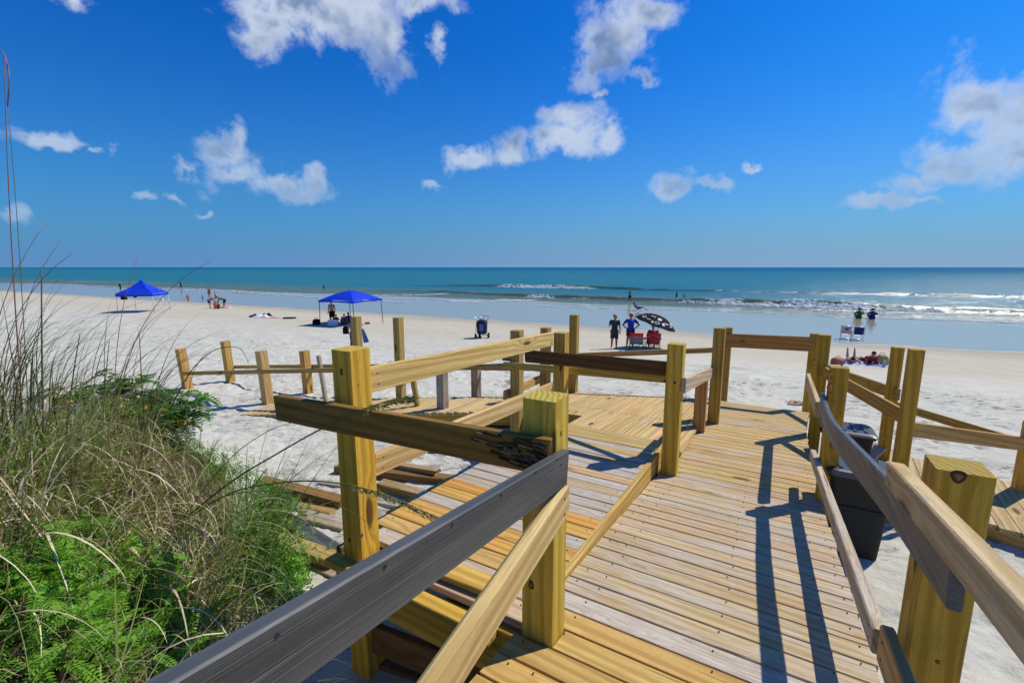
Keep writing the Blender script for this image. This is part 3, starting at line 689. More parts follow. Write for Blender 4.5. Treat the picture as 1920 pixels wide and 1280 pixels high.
# --- right railing of the ramp
RB = thing('ramp_right_railing', SW(3.3, .5, ramp_z(3.3)), 'right railing of the ramp with long curved grey handrail and thick near post', 'railing')
p9 = SW(1.95, .565); post(RB, p9, -2.75, -.640, .142, (.47, .31, .05), .0, c=.006)
p8 = SW(4.62, .515); post(RB, p8, -2.7, z_top(p8, 690), .128, (.50, .31, .05), .0)
p6 = on_ramp(1521, 813); p6 = SW(p6.dot(U), p6.dot(V) + .03, p6.z); post(RB, p6, p6.z - .5, z_top(p6, 626), .128, (.46, .32, .045), .0)
p7 = on_ramp(1509, 764); p7 = SW(p7.dot(U), p7.dot(V) + .03, p7.z); post(RB, p7, p7.z - .4, z_top(p7, 624), .128, (.46, .32, .045), .0)
def strip(name, pts, w, h, parent, mat, color, weather):
    """a board bent along a path: pts are the centre line"""
    vs, fs = [], []; c = .006; P = parent.location; acc = 0
    prof = [(-w / 2 + c, -h / 2), (w / 2 - c, -h / 2), (w / 2, -h / 2 + c), (w / 2, h / 2 - c), (w / 2 - c, h / 2), (-w / 2 + c, h / 2), (-w / 2, h / 2 - c), (-w / 2, -h / 2 + c)]
    M = Matrix((U, V, Vector((0, 0, 1)))).transposed().to_4x4(); M.translation = pts[0]; Mi = M.inverted()
    for i, p in enumerate(pts):
        X = (pts[min(i + 1, len(pts) - 1)] - pts[max(i - 1, 0)]).normalized(); Y = Vector((0, 0, 1)).cross(X).normalized(); Z = X.cross(Y)
        for (y, z) in prof: vs.append(Mi @ (p + Y * y + Z * z))
    for i in range(len(pts) - 1):
        for k in range(8): a, b = i * 8 + k, i * 8 + (k + 1) % 8; fs.append((a, b, b + 8, a + 8))
    fs.append(tuple(range(7, -1, -1))); fs.append(tuple((len(pts) - 1) * 8 + k for k in range(8)))
    bm = bmesh.new(); 
    me = mesh_np(name, vs, fs); bm.from_mesh(me); bmesh.ops.recalc_face_normals(bm, faces=bm.faces); bm.to_mesh(me); bm.free()
    o = new_obj(name, me, parent, mat); place(o, M); o.color = (*color, weather); return o
# top edge of the grey rail as it runs: (s, w, z)
def cr(vals, u):
    k = min(int(u), len(vals) - 2); f = u - k; g = lambda i: vals[max(0, min(i, len(vals) - 1))]
    return tuple(.5 * ((2 * b) + (-a + c) * f + (2 * a - 5 * b + 4 * c - d) * f * f + (-a + 3 * b - 3 * c + d) * f ** 3) for a, b, c, d in zip(g(k - 1), g(k), g(k + 1), g(k + 2)))
rail_pts = [(1.50, .468, -.742), (2.02, .462, -.805), (2.35, .452, -.850), (3.00, .425, -.935), (3.55, .408, -1.01), (4.10, .412, -1.06), (4.66, .424, -1.075)]
pts = [cr(rail_pts, i * .25) for i in range(int((len(rail_pts) - 1) * 4) + 1)]
strip('grey_handrail', [SW(s, w, z - .071) for s, w, z in pts], .034, .142, RB, COMPOSITE, (.1, .1, .1), 0)
# tan wooden handrail lapped over it
lumber('wooden_handrail', SW(2.0, .42, -.684 - .044), SW(-.2, .41, -.382 - .044), .052, .088, RB, WOOD, (.60, .47, .25), .22, c=.005)
# mid rails low on the inside
a = on_w = at_w(1526, 862, .43); lumber('mid_rail', SW(4.95, .425, -1.745), SW(1.93, .428, -1.345), .045, .092, RB, WOOD, (.54, .44, .27), .55, c=.006, ragged=.004)
lumber('mid_rail', SW(1.90, .44, -1.325), SW(.2, .44, -1.09), .042, .135, RB, WOOD, (.58, .40, .17), .12, c=.006, ragged=.006)
a = p7 + Vector((0, 0, 1)) * 0
zz = lambda p, px, py: at_w(px, py, .44)
lumber('short_rail', at_w(1514, 709, .43), at_w(1533, 768, .405), .04, .142, RB, WOOD, (.56, .43, .22), .2, c=.005)
# red paint marks sprayed on the far post: strokes T . C
RED = flat('red_spray_paint', (.36, .06, .02), .6, .3, 120)
def paint(parent, pts, th=.02):
    for (x0, y0, x1, y1) in pts:
        s_ = p8.dot(U) - .0745; q0, q1 = at_s(x0, y0, s_), at_s(x1, y1, s_); o = lumber('paint_mark', q0, q1, .003, th, parent, RED, up=Vector((0, 0, 1)) if abs(q0.z - q1.z) < .03 else V, c=.0005)
paint(RB, [(1551, 697, 1561, 696)], .012)
paint(RB, [(1558, 706, 1559, 711)], .02)
paint(RB, [(1562, 717, 1554, 719), (1554, 719, 1551, 726), (1551, 726, 1553, 734), (1553, 734, 1559, 738)], .012)

# --- left railing of the lower ramp with the beam across its end
RC = thing('ramp_end_railing', on_ramp(1350, 770), 'railing at the ramp foot with a wide beam barring the way to the beach', 'railing')
p3b = on_ramp(1310, 808); p3b.z += 0; post(RC, p3b, p3b.z - .3, z_top(p3b, 706), .14, (.42, .27, .10), .1)
p4 = on_ramp(1337, 792); post(RC, p4, p4.z - .4, z_top(p4, 614), .145, (.42, .31, .075), .05)
p5 = on_ramp(1358, 747); p5 = Vector((p5.x - .03, p5.y, p5.z)); post(RC, p5, p5.z - .4, z_top(p5, 613), .145, (.42, .31, .08), .05)
a = Vector((p3.x, p3.y, 0)) + V * .095; a.z = at_w(1276, 730, a.dot(V)).z; b = Vector((p4.x, p4.y, 0)) - V * .06; b.z = z_top(p4, 697, 1328)
lumber('hand_rail', a - U * .08, b, .04, .145, RC, WOOD, (.60, .46, .30), .35, c=.005)
a = Vector((p5.x, p5.y, z_top(p5, 636))) - U * .09 - V * .06; b = Vector((p7.x, p7.y, z_top(p7, 643))) - U * .09 - V * .02
lumber('cross_beam', a, b, .04, .235, RC, WOOD, (.42, .24, .075), .0, c=.004)

# --- posts and rails on the seaward side of the landing and along the sand walkway
RD = thing('landing_railing', (.5, 6.8, -2.1), 'unfinished railing of thin bars and tall posts round the landing and left walkway', 'railing')
pf = at_z(969, 820, -2.45); post(RD, pf, -2.6, z_top(pf, 619), .145, (.45, .33, .11), .05)
pg = at_z(1022, 745, -2.22); post(RD, pg, -2.5, z_top(pg, 614), .145, (.46, .31, .10), .1)
ph = at_z(1074, 741, -2.22); post(RD, ph, -2.5, z_top(ph, 590), .135, (.42, .31, .085), .05)
pd = at_z(831, 790, -2.45); post(RD, pd, -2.6, z_top(pd, 692), .14, (.20, .16, .12), .55)
pe = at_z(893, 739, -2.26); post(RD, pe, -2.5, z_top(pe, 690), .135, (.25, .18, .12), .4)
pa = at_z(675, 738, -2.3); post(RD, pa, -2.5, z_top(pa, 593), .14, (.46, .33, .11), .05)
pb = at_z(752, 737, -2.3); post(RD, pb, -2.5, z_top(pb, 595), .14, (.46, .33, .11), .05)
pc = at_z(786, 760, -2.26); lumber('stake', Vector((pc.x, pc.y, -2.5)), Vector((pc.x - .10, pc.y, z_top(pc, 700) )), .09, .05, RD, WOOD, (.44, .33, .10), .2, U)
l1 = on_ground(355, 729); post(RD, l1, l1.z - .3, z_top(l1, 653), .15, (.58, .37, .12), .1, (-.09, 0))
l2 = on_ground(434, 716); post(RD, l2, l2.z - .3, z_top(l2, 639), .15, (.58, .37, .11), .1, (-.05, 0))
l3 = at_z(504, 752, -2.42); post(RD, l3, l3.z - .3, z_top(l3, 657), .15, (.60, .41, .18), .15, (-.06, 0))
l4 = at_z(579, 733, -2.42); post(RD, l4, l4.z - .3, z_top(l4, 657), .145, (.58, .37, .11), .1, (-.03, 0))
l5 = at_z(614, 757, -2.36); lumber('stake', Vector((l5.x, l5.y, -2.6)), Vector((l5.x - .10, l5.y, z_top(l5, 666))), .075, .05, RD, WOOD, (.48, .36, .24), .55, U)
def rz(p, y, off=0): return Vector((p.x, p.y, z_top(p, y))) - U * off
def chain(seq, h=.075, w=.04, col=(.42, .30, .11), wt=.15, off=.095):
    for (a, ya), (b, yb) in zip(seq[:-1], seq[1:]):
        A, B = rz(a, ya, off), rz(b, yb, off); lumber('rail', A, B, w, h, RD, WOOD, vary(col), wt, c=.003)
chain([(l1, 698), (l3, 694), (pd, 688), (pf, 683)])
chain([(l2, 689), (l4, 688), (pb, 688), (pe, 692), (pg, 693)], off=-.095)
a = rz(pf, 684, .10) - V * .15; b = Vector((p3.x, p3.y, z_top(p3, 714))) + U * .1; lumber('rail', a, b, .04, .09, RD, WOOD, (.46, .34, .09), .05)
a = rz(ph, 668, -.09); b = rz(p5, 656, -.09); lumber('rail', a, b, .04, .09, RD, WOOD, (.44, .30, .12), .1)
a = at_z(946, 739, -2.0) * 1.0; lumber('toe_rail', rz(pf, 737) - V * .10 - U * .18 , rz(pg, 710) - V * .07, .04, .13, RD, WOOD, (.56, .38, .14), .05)
lumber('block', rz(pf, 672) - V * .22, rz(pf, 672) - V * .08, .09, .09, RD, WOOD, (.36, .30, .10), .2)

# --- railing of the right-hand deck
RE = thing('right_deck_railing', (4.6, 5.0, -2.3), 'railing behind the bins with two tall posts close together and sloping rails', 'railing')
r0 = at_z(1655, 858, -2.3); post(RE, r0, -2.75, z_top(r0, 650, 1676), .112, (.52, .35, .05), .0)
r1 = at_z(1668, 1003, -2.62); post(RE, r1, -2.8, z_top(r1, 653, 1700), .108, (.50, .34, .05), .0)
r2 = at_z(1914, 918, -2.3); post(RE, r2, -2.6, z_top(r2, 790, 1925), .12, (.60, .38, .07), .0)
def toward(p, q, k): return (Vector((q.x - p.x, q.y - p.y, 0))).normalized() * k
A = Vector((p7.x, p7.y, z_top(p7, 684, 1544))); B = Vector((r0.x, r0.y, z_top(r0, 736, 1676))); lumber('rail', A, B + (B - A).normalized() * .12, .04, .14, RE, WOOD, (.44, .31, .07), .0)
A = Vector((p6.x, p6.y, z_top(p6, 694, 1540))); B = Vector((r1.x, r1.y, z_top(r1, 781, 1680))); lumber('rail', A, B, .04, .14, RE, WOOD, (.44, .30, .08), .05)
A = Vector((r0.x, r0.y, z_top(r0, 757, 1674))); B = Vector((r2.x, r2.y, z_top(r2, 832, 1914))); lumber('rail', A, B, .04, .09, RE, WOOD, (.42, .31, .08), .05)
A = Vector((r1.x, r1.y, z_top(r1, 803, 1700))); B = Vector((r2.x, r2.y, z_top(r2, 831, 1918))); lumber('rail', A, B + (B - A) * .3, .04, .14, RE, WOOD, (.52, .33, .12), .0)

# knots and bolt heads that stand out on the nearest timbers
KNOT = flat('knot_dark', (.045, .022, .010), .7, .4, 60); KNOT_IN = flat('knot_brown', (.20, .105, .03), .7, .4, 60); BOLT = flat('bolt_rust', (.030, .020, .016), .5, .3, 60)
def spot(parent, p, n, ra, rb, mat, name='knot', ring=True):
    n = n.normalized(); a = n.cross(Vector((0, 0, 1))).normalized(); b = Vector((0, 0, 1)); vs, fs = [], []; m = 14; P = parent.location
    for r_, h in ((1.0, 0.0), (.92, .0012), (.55, .0012) if ring else (.3, .0015)):
        for k in range(m): an = 2 * pi * k / m; j = 1 + .10 * sin(3 * an + p.x * 40); vs.append(p + (a * cos(an) * ra + b * sin(an) * rb) * r_ * j + n * h - P)
    for i in range(2):
        for k in range(m): q = i * m + k; q2 = i * m + (k + 1) % m; fs.append((q, q2, q2 + m, q + m))
    if not ring: fs.append(tuple(2 * m + k for k in range(m)))
    o = new_obj(name, mesh_np(name, vs, fs), parent, mat)
    if ring:
        q = p + n * .0008; vs = [q + (a * cos(2 * pi * k / m) * ra + b * sin(2 * pi * k / m) * rb) * .56 - P for k in range(m)]; new_obj('knot_heart', mesh_np('knot_heart', vs, [tuple(range(m))]), o, KNOT_IN).location = (0, 0, 0)
    return o
s1 = 1.63 - .0715; w1 = -1.93 + .0715; s2 = 1.60 - .0715; w2 = p2.dot(V) + .0715; s9 = 1.95 - .0715
for (px, py, sv, ra, rb) in ((640, 697, s1, .012, .020), (655, 1012, s1, .010, .014), (996, 1096, s2, .013, .022), (1797, 893, s9, .020, .022), (1812, 1000, s9, .005, .008), (1758, 1240, s9, .006, .008)):
    spot(RB if px > 1500 else RA, at_s(px, py, sv), -U, ra, rb, KNOT)
for (px, py, wv, ra, rb) in ((679, 1003, w1, .008, .011), (672, 722, w1, .003, .005), (1052, 812, w2, .006, .012)): spot(RA, at_w(px, py, wv), V, ra, rb, KNOT)
for (px, py) in ((1246, 714), (1265, 717)): spot(RA, at_s(px, py, p3.dot(U) - .0735), -U, .011, .014, BOLT, 'bolt_head', False)
for (px, py) in ((1580, 832), (1571, 930)): spot(RB, at_s(px, py, p8.dot(U) - .0650), -U, .014, .014, KNOT)

for R_ in (RA, RB, RC, RD, RE):
    pts_ = []
    for o in list(R_.children):
        if o.name.split('.')[0] in ('rail', 'crossbar', 'top_rail', 'lower_rail', 'hand_rail', 'cross_beam', 'wooden_handrail', 'mid_rail', 'short_rail', 'diagonal_brace', 'toe_rail'):
            co = np.array([v.co[:] for v in o.data.vertices]); L2, w2_, h2_ = co[:, 0].max(), co[:, 1].max(), co[:, 2].max()
            M = Matrix.Translation(R_.location) @ o.matrix_basis; Nn = (M.to_3x3() @ Vector((0, 1, 0)))
            for sx in (-1, 1):
                for sz in (-.45, .45):
                    for sy in (-1, 1): pts_.append((M @ Vector((sx * (L2 - .05 - random.uniform(0, .02)), sy * (w2_ - .0005), sz * h2_)), Nn * sy))
    screws(R_, pts_, .0055)
# ================================================================== dune plants
def blade_arrays(P, az, L, th0, bend, width, seg=7, curl=None, flat_=1.6):
    n = len(az); t = np.linspace(0, 1, seg + 1)[None, :]
    th = th0[:, None] + bend[:, None] * t ** flat_
    az_ = az[:, None] + (0 if curl is None else curl[:, None] * t)
    ds = (L / seg)[:, None]
    dx, dy, dz = np.sin(th) * np.sin(az_), np.sin(th) * np.cos(az_), np.cos(th)
    c = lambda q, p0: np.concatenate([p0[:, None], p0[:, None] + np.cumsum(q[:, :-1] * ds, 1)], 1)
    X, Y, Z = c(dx, P[:, 0]), c(dy, P[:, 1]), c(dz, P[:, 2])
    w = (width[:, None] * (1 - t ** 2 * .92)) / 2; ra = RNG.uniform(0, pi, n)[:, None]
    wx, wy = np.cos(az_) * w, -np.sin(az_) * w; wz = np.sin(ra) * w * .6
    A = np.stack([X - wx, Y - wy, Z - wz], -1); B = np.stack([X + wx, Y + wy, Z + wz], -1)
    v = np.stack([A, B], 2).reshape(-1, 3)
    i = (np.arange(n) * (seg + 1) * 2)[:, None] + (np.arange(seg) * 2)[None, :]; i = i.ravel()
    return v, np.stack([i, i + 1, i + 3, i + 2], -1)
def quads_obj(name, v, q, mat, parent=None, loc=None, tri=False):
    k = 3 if tri else 4; v = np.asarray(v, np.float32)
    if parent is not None: v = v - np.array(parent.location, np.float32)
    me = bpy.data.meshes.new(name); me.vertices.add(len(v)); me.vertices.foreach_set('co', v.ravel().astype(np.float32))
    me.loops.add(len(q) * k); me.loops.foreach_set('vertex_index', np.asarray(q).ravel().astype(np.int32))
    me.polygons.add(len(q)); me.polygons.foreach_set('loop_start', np.arange(len(q), dtype=np.int32) * k); me.update(calc_edges=True); me.shade_smooth()
    return new_obj(name, me, parent, mat)
G_GREEN = leaf_material('oat_blade_green', (.11, .155, .03), (.36, .42, .12), .25, .45)
G_OLIVE = leaf_material('oat_blade_olive', (.17, .16, .045), (.42, .39, .14), .25, .5)
G_DRY = leaf_material('dry_grass_straw', (.26, .19, .10), (.80, .66, .42), .12, .6)
G_DARK = leaf_material('oat_blade_dark', (.06, .07, .02), (.18, .19, .06), .2, .5)
LEAF_B = leaf_material('pea_leaf_bright', (.075, .215, .014), (.24, .46, .05), .35, .42)
LEAF_D = leaf_material('shrub_leaf_deep', (.040, .115, .014), (.14, .27, .04), .3, .42)
LEAF_M = leaf_material('shrub_leaf_mid', (.085, .20, .025), (.26, .42, .085), .32, .45)
STEM_R = flat('reddish_stem', (.26, .11, .06), .6, .2, 60); STEM_G = flat('green_stem', (.11, .13, .035), .6, .2, 60)
SEED = leaf_material('seed_head', (.16, .15, .05), (.34, .33, .13), .3, .6)
PETAL = flat('yellow_petal', (.75, .42, .02), .6, .2, 90, trans=.3)
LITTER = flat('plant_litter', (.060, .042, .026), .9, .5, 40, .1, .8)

def scatter(n, test, box):
    out = []
    while len(out) < n:
        x = RNG.uniform(box[0], box[1], n); y = RNG.uniform(box[2], box[3], n); k = test(x, y)
        m = RNG.uniform(0, 1, n) < k; out += list(zip(x[m], y[m]))
    P = np.array(out[:n]); return np.column_stack([P, ground_np(P[:, 0], P[:, 1])])
def cover(x, y):
    """how thickly things grow"""
    k = dune(x, y) / 1.15; g = sstep((k - .10) / .25) * sstep((5.1 - y) / 1.0) * sstep((y - .2) / .5) * sstep((x + 5.6) / .8)
    return g
def build_litter():  # dark litter mat, added to blacken the gaps between the plants
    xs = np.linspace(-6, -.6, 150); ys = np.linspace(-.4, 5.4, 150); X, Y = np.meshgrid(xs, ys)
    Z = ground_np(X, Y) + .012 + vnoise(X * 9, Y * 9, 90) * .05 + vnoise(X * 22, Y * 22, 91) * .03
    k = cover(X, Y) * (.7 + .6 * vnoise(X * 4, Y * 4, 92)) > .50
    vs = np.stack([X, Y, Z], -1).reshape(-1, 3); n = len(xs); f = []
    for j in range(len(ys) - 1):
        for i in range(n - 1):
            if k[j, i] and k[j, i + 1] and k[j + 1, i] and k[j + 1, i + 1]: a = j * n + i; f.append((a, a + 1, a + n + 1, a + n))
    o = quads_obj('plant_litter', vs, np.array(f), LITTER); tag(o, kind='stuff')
build_litter()

def field(name, n, mat, L, th, bd, w, box=(-5.6, -.7, .2, 5.2), test=cover, lift=0.0, azm=None, seg=7):
    P = scatter(n, test, box); P[:, 2] += RNG.uniform(-.02, lift + .001, n)
    az = RNG.uniform(0, 2 * pi, n) if azm is None else RNG.normal(azm, 1.1, n)
    v, q = blade_arrays(P, az, RNG.uniform(*L, n), np.radians(RNG.uniform(*th, n)), np.radians(RNG.uniform(*bd, n)), RNG.uniform(*w, n), seg, RNG.normal(0, .5, n))
    o = quads_obj(name, v, q, mat); tag(o, kind='stuff'); return o
ferr = lambda x, y, k: 1 - k * sstep((1.95 - y) / .35) * sstep((-1.25 - x) / .2)
near = lambda x, y: cover(x, y) * sstep((4.0 - y) / 1.2) * ferr(x, y, .45)
nofern = lambda x, y: cover(x, y) * ferr(x, y, .86) * (1 - .8 * sstep((y - 3.3) / .7))
field('dry_grass', 5200, G_DRY, (.20, .50), (10, 75), (30, 150), (.0038, .0080), lift=.10, test=near)
field('dry_grass', 3000, G_DRY, (.12, .35), (40, 88), (-30, 90), (.004, .008), lift=.12, test=near)
field('dune_grass', 1700, G_GREEN, (.25, .62), (12, 65), (30, 120), (.0045, .0090), azm=radians(70), test=nofern)
frontg = lambda x, y: nofern(x, y) * sstep((3.1 - y) / .8)
field('dune_grass', 900, G_GREEN, (.45, .95), (8, 50), (40, 120), (.0045, .0085), azm=radians(75), test=frontg, seg=9)
field('dune_grass', 1300, G_OLIVE, (.25, .60), (12, 65), (40, 130), (.0045, .0085), azm=radians(90), test=nofern)
field('dune_grass', 500, G_OLIVE, (.45, .85), (8, 55), (50, 140), (.004, .008), azm=radians(90), test=frontg, seg=9)
mid = lambda x, y: nofern(x, y) * sstep((3.6 - y) / .8)
field('dry_grass', 620, G_DRY, (.45, .95), (15, 70), (60, 170), (.0060, .0120), lift=.10, azm=radians(100), test=mid, seg=12)
field('dune_grass', 700, leaf_material('fresh_blade', (.16, .24, .04), (.46, .55, .16), .3, .4), (.40, .80), (10, 60), (30, 130), (.006, .011), azm=radians(80), test=mid, seg=10)
edge_t = lambda x, y: cover(x, y) * (1 - sstep((dune(x, y) - .25) / .35)) * sstep((4.6 - y) / 1)
field('dune_grass', 800, G_GREEN, (.2, .45), (5, 55), (20, 100), (.0045, .008), test=edge_t)

def stalk(parent, base, az, L, th0, bend, r=.003, mat=STEM_G, seg=14, head=0.0, flat_=1.8, name='stalk'):
    pts = [Vector(base)]; th = radians(th0)
    for i in range(seg):
        u = (i + .5) / seg; a = radians(th0 + bend * u ** flat_); pts.append(pts[-1] + Vector((sin(a) * sin(az), sin(a) * cos(az), cos(a))) * (L / seg))
    o = tube(name, pts, [r * (1 - .6 * i / seg) for i in range(seg + 1)], mat, parent)
    if head:
        vs, fs = [], []
        n = int(head * 330)
        for k in range(n):
            u = 1 - head / L * (k / n) ; i = min(int(u * seg), seg - 1); p = pts[i].lerp(pts[i + 1], u * seg - i); T = (pts[i + 1] - pts[i]).normalized()
            s_ = random.uniform(-1, 1); side = T.orthogonal().normalized(); side.rotate(Matrix.Rotation(random.uniform(0, 2 * pi), 3, T))
            dr = (T * .8 + side * .45 + Vector((0, 0, -.55))).normalized(); ln = random.uniform(.016, .034); wd = side.cross(dr).normalized() * .0045; b = len(vs)
            off = side * random.uniform(0, .012) + Vector((0, 0, -random.uniform(0, .012)))
            vs += [p + off, p + off + dr * ln * .5 + wd, p + off + dr * ln, p + off + dr * ln * .5 - wd]; fs.append((b, b + 1, b + 2, b + 3))
        h = quads_obj('seed_head', np.array([v[:] for v in vs]), np.array(fs), SEED, parent)
        h.parent = o; h.location = (0, 0, 0)
        for vtx in h.data.vertices: pass
    return o
def tube(name, pts, rad, mat, parent=None, sides=5, closed=True, smooth=True):
    vs, fs = [], []; P = Vector(parent.location) if parent is not None and parent.parent is None else Vector()
    for i, p in enumerate(pts):
        T = (pts[min(i + 1, len(pts) - 1)] - pts[max(i - 1, 0)]).normalized(); A = T.cross(Vector((0, 0, 1)))
        if A.length < 1e-3: A = T.cross(Vector((1, 0, 0)))
        A.normalize(); B = T.cross(A); r = rad[i] if isinstance(rad, (list, tuple)) else rad
        for k in range(sides): an = 2 * pi * k / sides; vs.append(Vector(p) + (A * cos(an) + B * sin(an)) * r - P)
    for i in range(len(pts) - 1):
        for k in range(sides): a, b = i * sides + k, i * sides + (k + 1) % sides; fs.append((a, a + sides, b + sides, b))
    if closed: fs.append(tuple(range(sides))); fs.append(tuple((len(pts) - 1) * sides + k for k in range(sides - 1, -1, -1)))
    return new_obj(name, mesh_np(name, vs, fs, smooth), parent, mat)

def oat_clump(x, y, n, L, label, lean_az=None, spread=.10, stalks=(), th=(3, 38), bd=(25, 95), mat=G_GREEN, wd=(.0045, .0090), dead=.2):
    z = ground(x, y); t = thing('sea_oats', (x, y, z), label, 'grass clump', 'sea oats clumps on the dune')
    def batch(m, n_, nm):
        P = np.column_stack([x + RNG.normal(0, spread, n_), y + RNG.normal(0, spread, n_), np.full(n_, z - .03)])
        az = RNG.uniform(0, 2 * pi, n_) if lean_az is None else RNG.normal(lean_az, .75, n_)
        v, q = blade_arrays(P, az, RNG.uniform(*L, n_), np.radians(RNG.uniform(*th, n_)), np.radians(RNG.uniform(*bd, n_)), RNG.uniform(*wd, n_), 12, RNG.normal(0, .25, n_), 2.0)
        o = quads_obj(nm, v, q, m, t); tag(o, kind='stuff')
    batch(mat, int(n * (1 - dead)), 'blades'); batch(G_DRY, int(n * dead), 'dead_blades')
    for (az, LL, t0, bend, head) in stalks: stalk(t, (x + random.uniform(-.05, .05), y + random.uniform(-.05, .05), z), radians(az), LL, t0, bend, .0035, STEM_G if head else STEM_R, head=head)
    return t
oat_clump(-3.15, 2.55, 95, (.8, 1.5), 'tall dark sea oats at the very left edge with long bending blades', radians(60), .16, [(80, 1.5, 6, 50, 0), (40, 1.6, 8, 25, 0)], mat=G_DARK, bd=(35, 105), th=(2, 26))
oat_clump(-3.0, 3.25, 75, (.8, 1.45), 'sea oats whose blades arch to the right over the flowering bush', radians(75), .15, [(85, 1.7, 12, 55, 0), (30, 1.5, 5, 20, 0)], mat=G_DARK, th=(5, 36), bd=(40, 115))
oat_clump(-3.9, 3.4, 80, (.8, 1.4), 'sea oats standing behind the leftmost clump against the white sand', radians(40), .18, [(60, 1.6, 6, 30, 0)], mat=G_DARK, th=(3, 30), bd=(35, 100))
oat_clump(-2.05, 1.62, 26, (.5, 1.0), 'sea oats with two very tall thin stalks rising far into the sky', radians(60), .05, [], mat=G_GREEN)
oat_clump(-2.05, 3.15, 95, (.7, 1.35), 'green sea oats fanning out to the right toward the dark crossbar', radians(75), .08, [(60, 1.3, 30, 60, 0)], mat=G_GREEN, th=(20, 62), bd=(15, 75), wd=(.006, .0115), dead=.1)
oat_clump(-2.6, 2.3, 110, (.5, 1.0), 'shorter green sea oats in the middle of the dry tangle', radians(30), .14, (), mat=G_GREEN, dead=.3)
oat_clump(-2.55, 1.7, 80, (.4, .8), 'pale green tuft drooping over the fern-leaved plants at lower left', radians(100), .10, (), mat=G_OLIVE, th=(20, 60), bd=(40, 100), wd=(.004, .008), dead=.1)
oat_clump(-1.62, 2.2, 60, (.4, .75), 'straw coloured tuft just above the grey handrail', radians(90), .09, (), mat=G_OLIVE, th=(10, 50), bd=(50, 120), dead=.5)

def pinnate_mesh(L, pairs, lw, ll, droop):
    """compound leaf: rachis along +X with paired leaflets, gently drooping"""
    vs, fs = [], []
    def pt(u): return Vector((L * u * cos(droop * u * .6), 0, -L * u * sin(droop * u * .6)))
    for i in range(5):
        p = pt(i / 4); vs += [p + Vector((0, -.0012, .0005)), p + Vector((0, .0012, .0005))]
    for i in range(4): a = i * 2; fs.append((a, a + 1, a + 3, a + 2))
    for k in range(pairs):
        u = .14 + .84 * k / (pairs - 1); p = pt(u); l = ll * (1 - .55 * abs(u - .45) ** 1.3 * 1.6)
        for s in (-1, 1):
            d = Vector((.42, s, -.10 + random.uniform(-.12, .12))).normalized(); wv = Vector((1, -.42 * s, 0)).normalized() * lw * .5; b = len(vs)
            vs += [p, p + d * l * .45 + wv + Vector((0, 0, .002)), p + d * l, p + d * l * .45 - wv + Vector((0, 0, .002))]
            fs.append((b, b + 1, b + 2, b + 3) if s > 0 else (b, b + 3, b + 2, b + 1))
    me = mesh_np('leaf', vs, fs, True); return me
PIN = [pinnate_mesh(.14, 13, .0105, .024, random.uniform(.5, 1.3)) for _ in range(5)]
for m_ in PIN: m_.materials.append(LEAF_B)
PINB = [pinnate_mesh(.17, 7, .030, .046, random.uniform(.6, 1.4)) for _ in range(4)]
for m_ in PINB: m_.materials.append(LEAF_D)
def leafy_plant(name, x, y, h, R, nstem, nleaf, meshes, label, cat, group, stemmat, flowers=0, scale=(.8, 1.2), lift=.0):
    z = ground(x, y); t = thing(name, (x, y, z), label, cat, group); tips = []
    for k in range(nstem):
        az = 2 * pi * k / nstem + random.uniform(-.5, .5); th = random.uniform(8, 48); L = h * random.uniform(.75, 1.15)
        pts = [Vector((x, y, z))]
        for i in range(6): a = radians(th + 22 * (i / 6)); pts.append(pts[-1] + Vector((sin(a) * sin(az) * R / h * 1.3, sin(a) * cos(az) * R / h * 1.3, cos(a))) * (L / 6))
        tube('stem', pts, [.004 * (1 - .1 * i) for i in range(7)], stemmat, t, 5); tips.append(pts)
    for k in range(nleaf):
        pts = random.choice(tips); u = random.uniform(.35, 1) * 5.99; i = int(u); p = pts[i].lerp(pts[i + 1], u - i)
        az = random.uniform(0, 2 * pi); el = random.uniform(-.25, .6)
        X = Vector((cos(az) * cos(el), sin(az) * cos(el), sin(el))); Y = Vector((0, 0, 1)).cross(X).normalized(); Z = X.cross(Y); r_ = Matrix.Rotation(random.uniform(-.5, .5), 3, X); Y = r_ @ Y; Z = r_ @ Z
        s = random.uniform(*scale); M = Matrix((X * s, Y * s, Z * s)).transposed().to_4x4(); M.translation = p
        o = bpy.data.objects.new('leaf', random.choice(meshes)); COL.objects.link(o); o.parent = t; place(o, M)
    for k in range(flowers):
        pts = random.choice(tips); p = pts[-1].lerp(pts[-3], random.uniform(0, 1)) + Vector((random.uniform(-.07, .07), random.uniform(-.1, .02), random.uniform(-.03, .06)))
        vs, fs = [], []
        for q in range(5):
            an = q * 2 * pi / 5; b = len(vs); d = Vector((cos(an), sin(an) * .8, .45)); n_ = Vector((-sin(an), cos(an), 0))
            vs += [Vector((0, 0, 0)), d * .013 + n_ * .008, d * .022, d * .013 - n_ * .008]; fs.append((b, b + 1, b + 2, b + 3))
        o = new_obj('flower', mesh_np('flower', [v * 1.7 for v in vs], fs), t, PETAL); place(o, Matrix.Translation(p) @ Matrix.Rotation(random.uniform(-1, 1), 4, 'X'))
    return t
def stalk_to(parent, base, px, py, r, mat, bend=4, name='stalk'):
    q = ray(px, py); q = q * (base[1] / q.y); d = q - Vector(base); L = d.length; th = degrees_(math.acos(d.z / L)); az = atan2(d.x, d.y)
    return stalk(parent, base, az, L, th - bend * .35, bend, r, mat, head=0, name=name)
degrees_ = math.degrees
bs = on_ground(52, 905); ts = thing('sea_oats', bs, 'two very tall thin stalks rising far into the sky at the left edge', 'grass stalk', 'sea oats clumps on the dune')
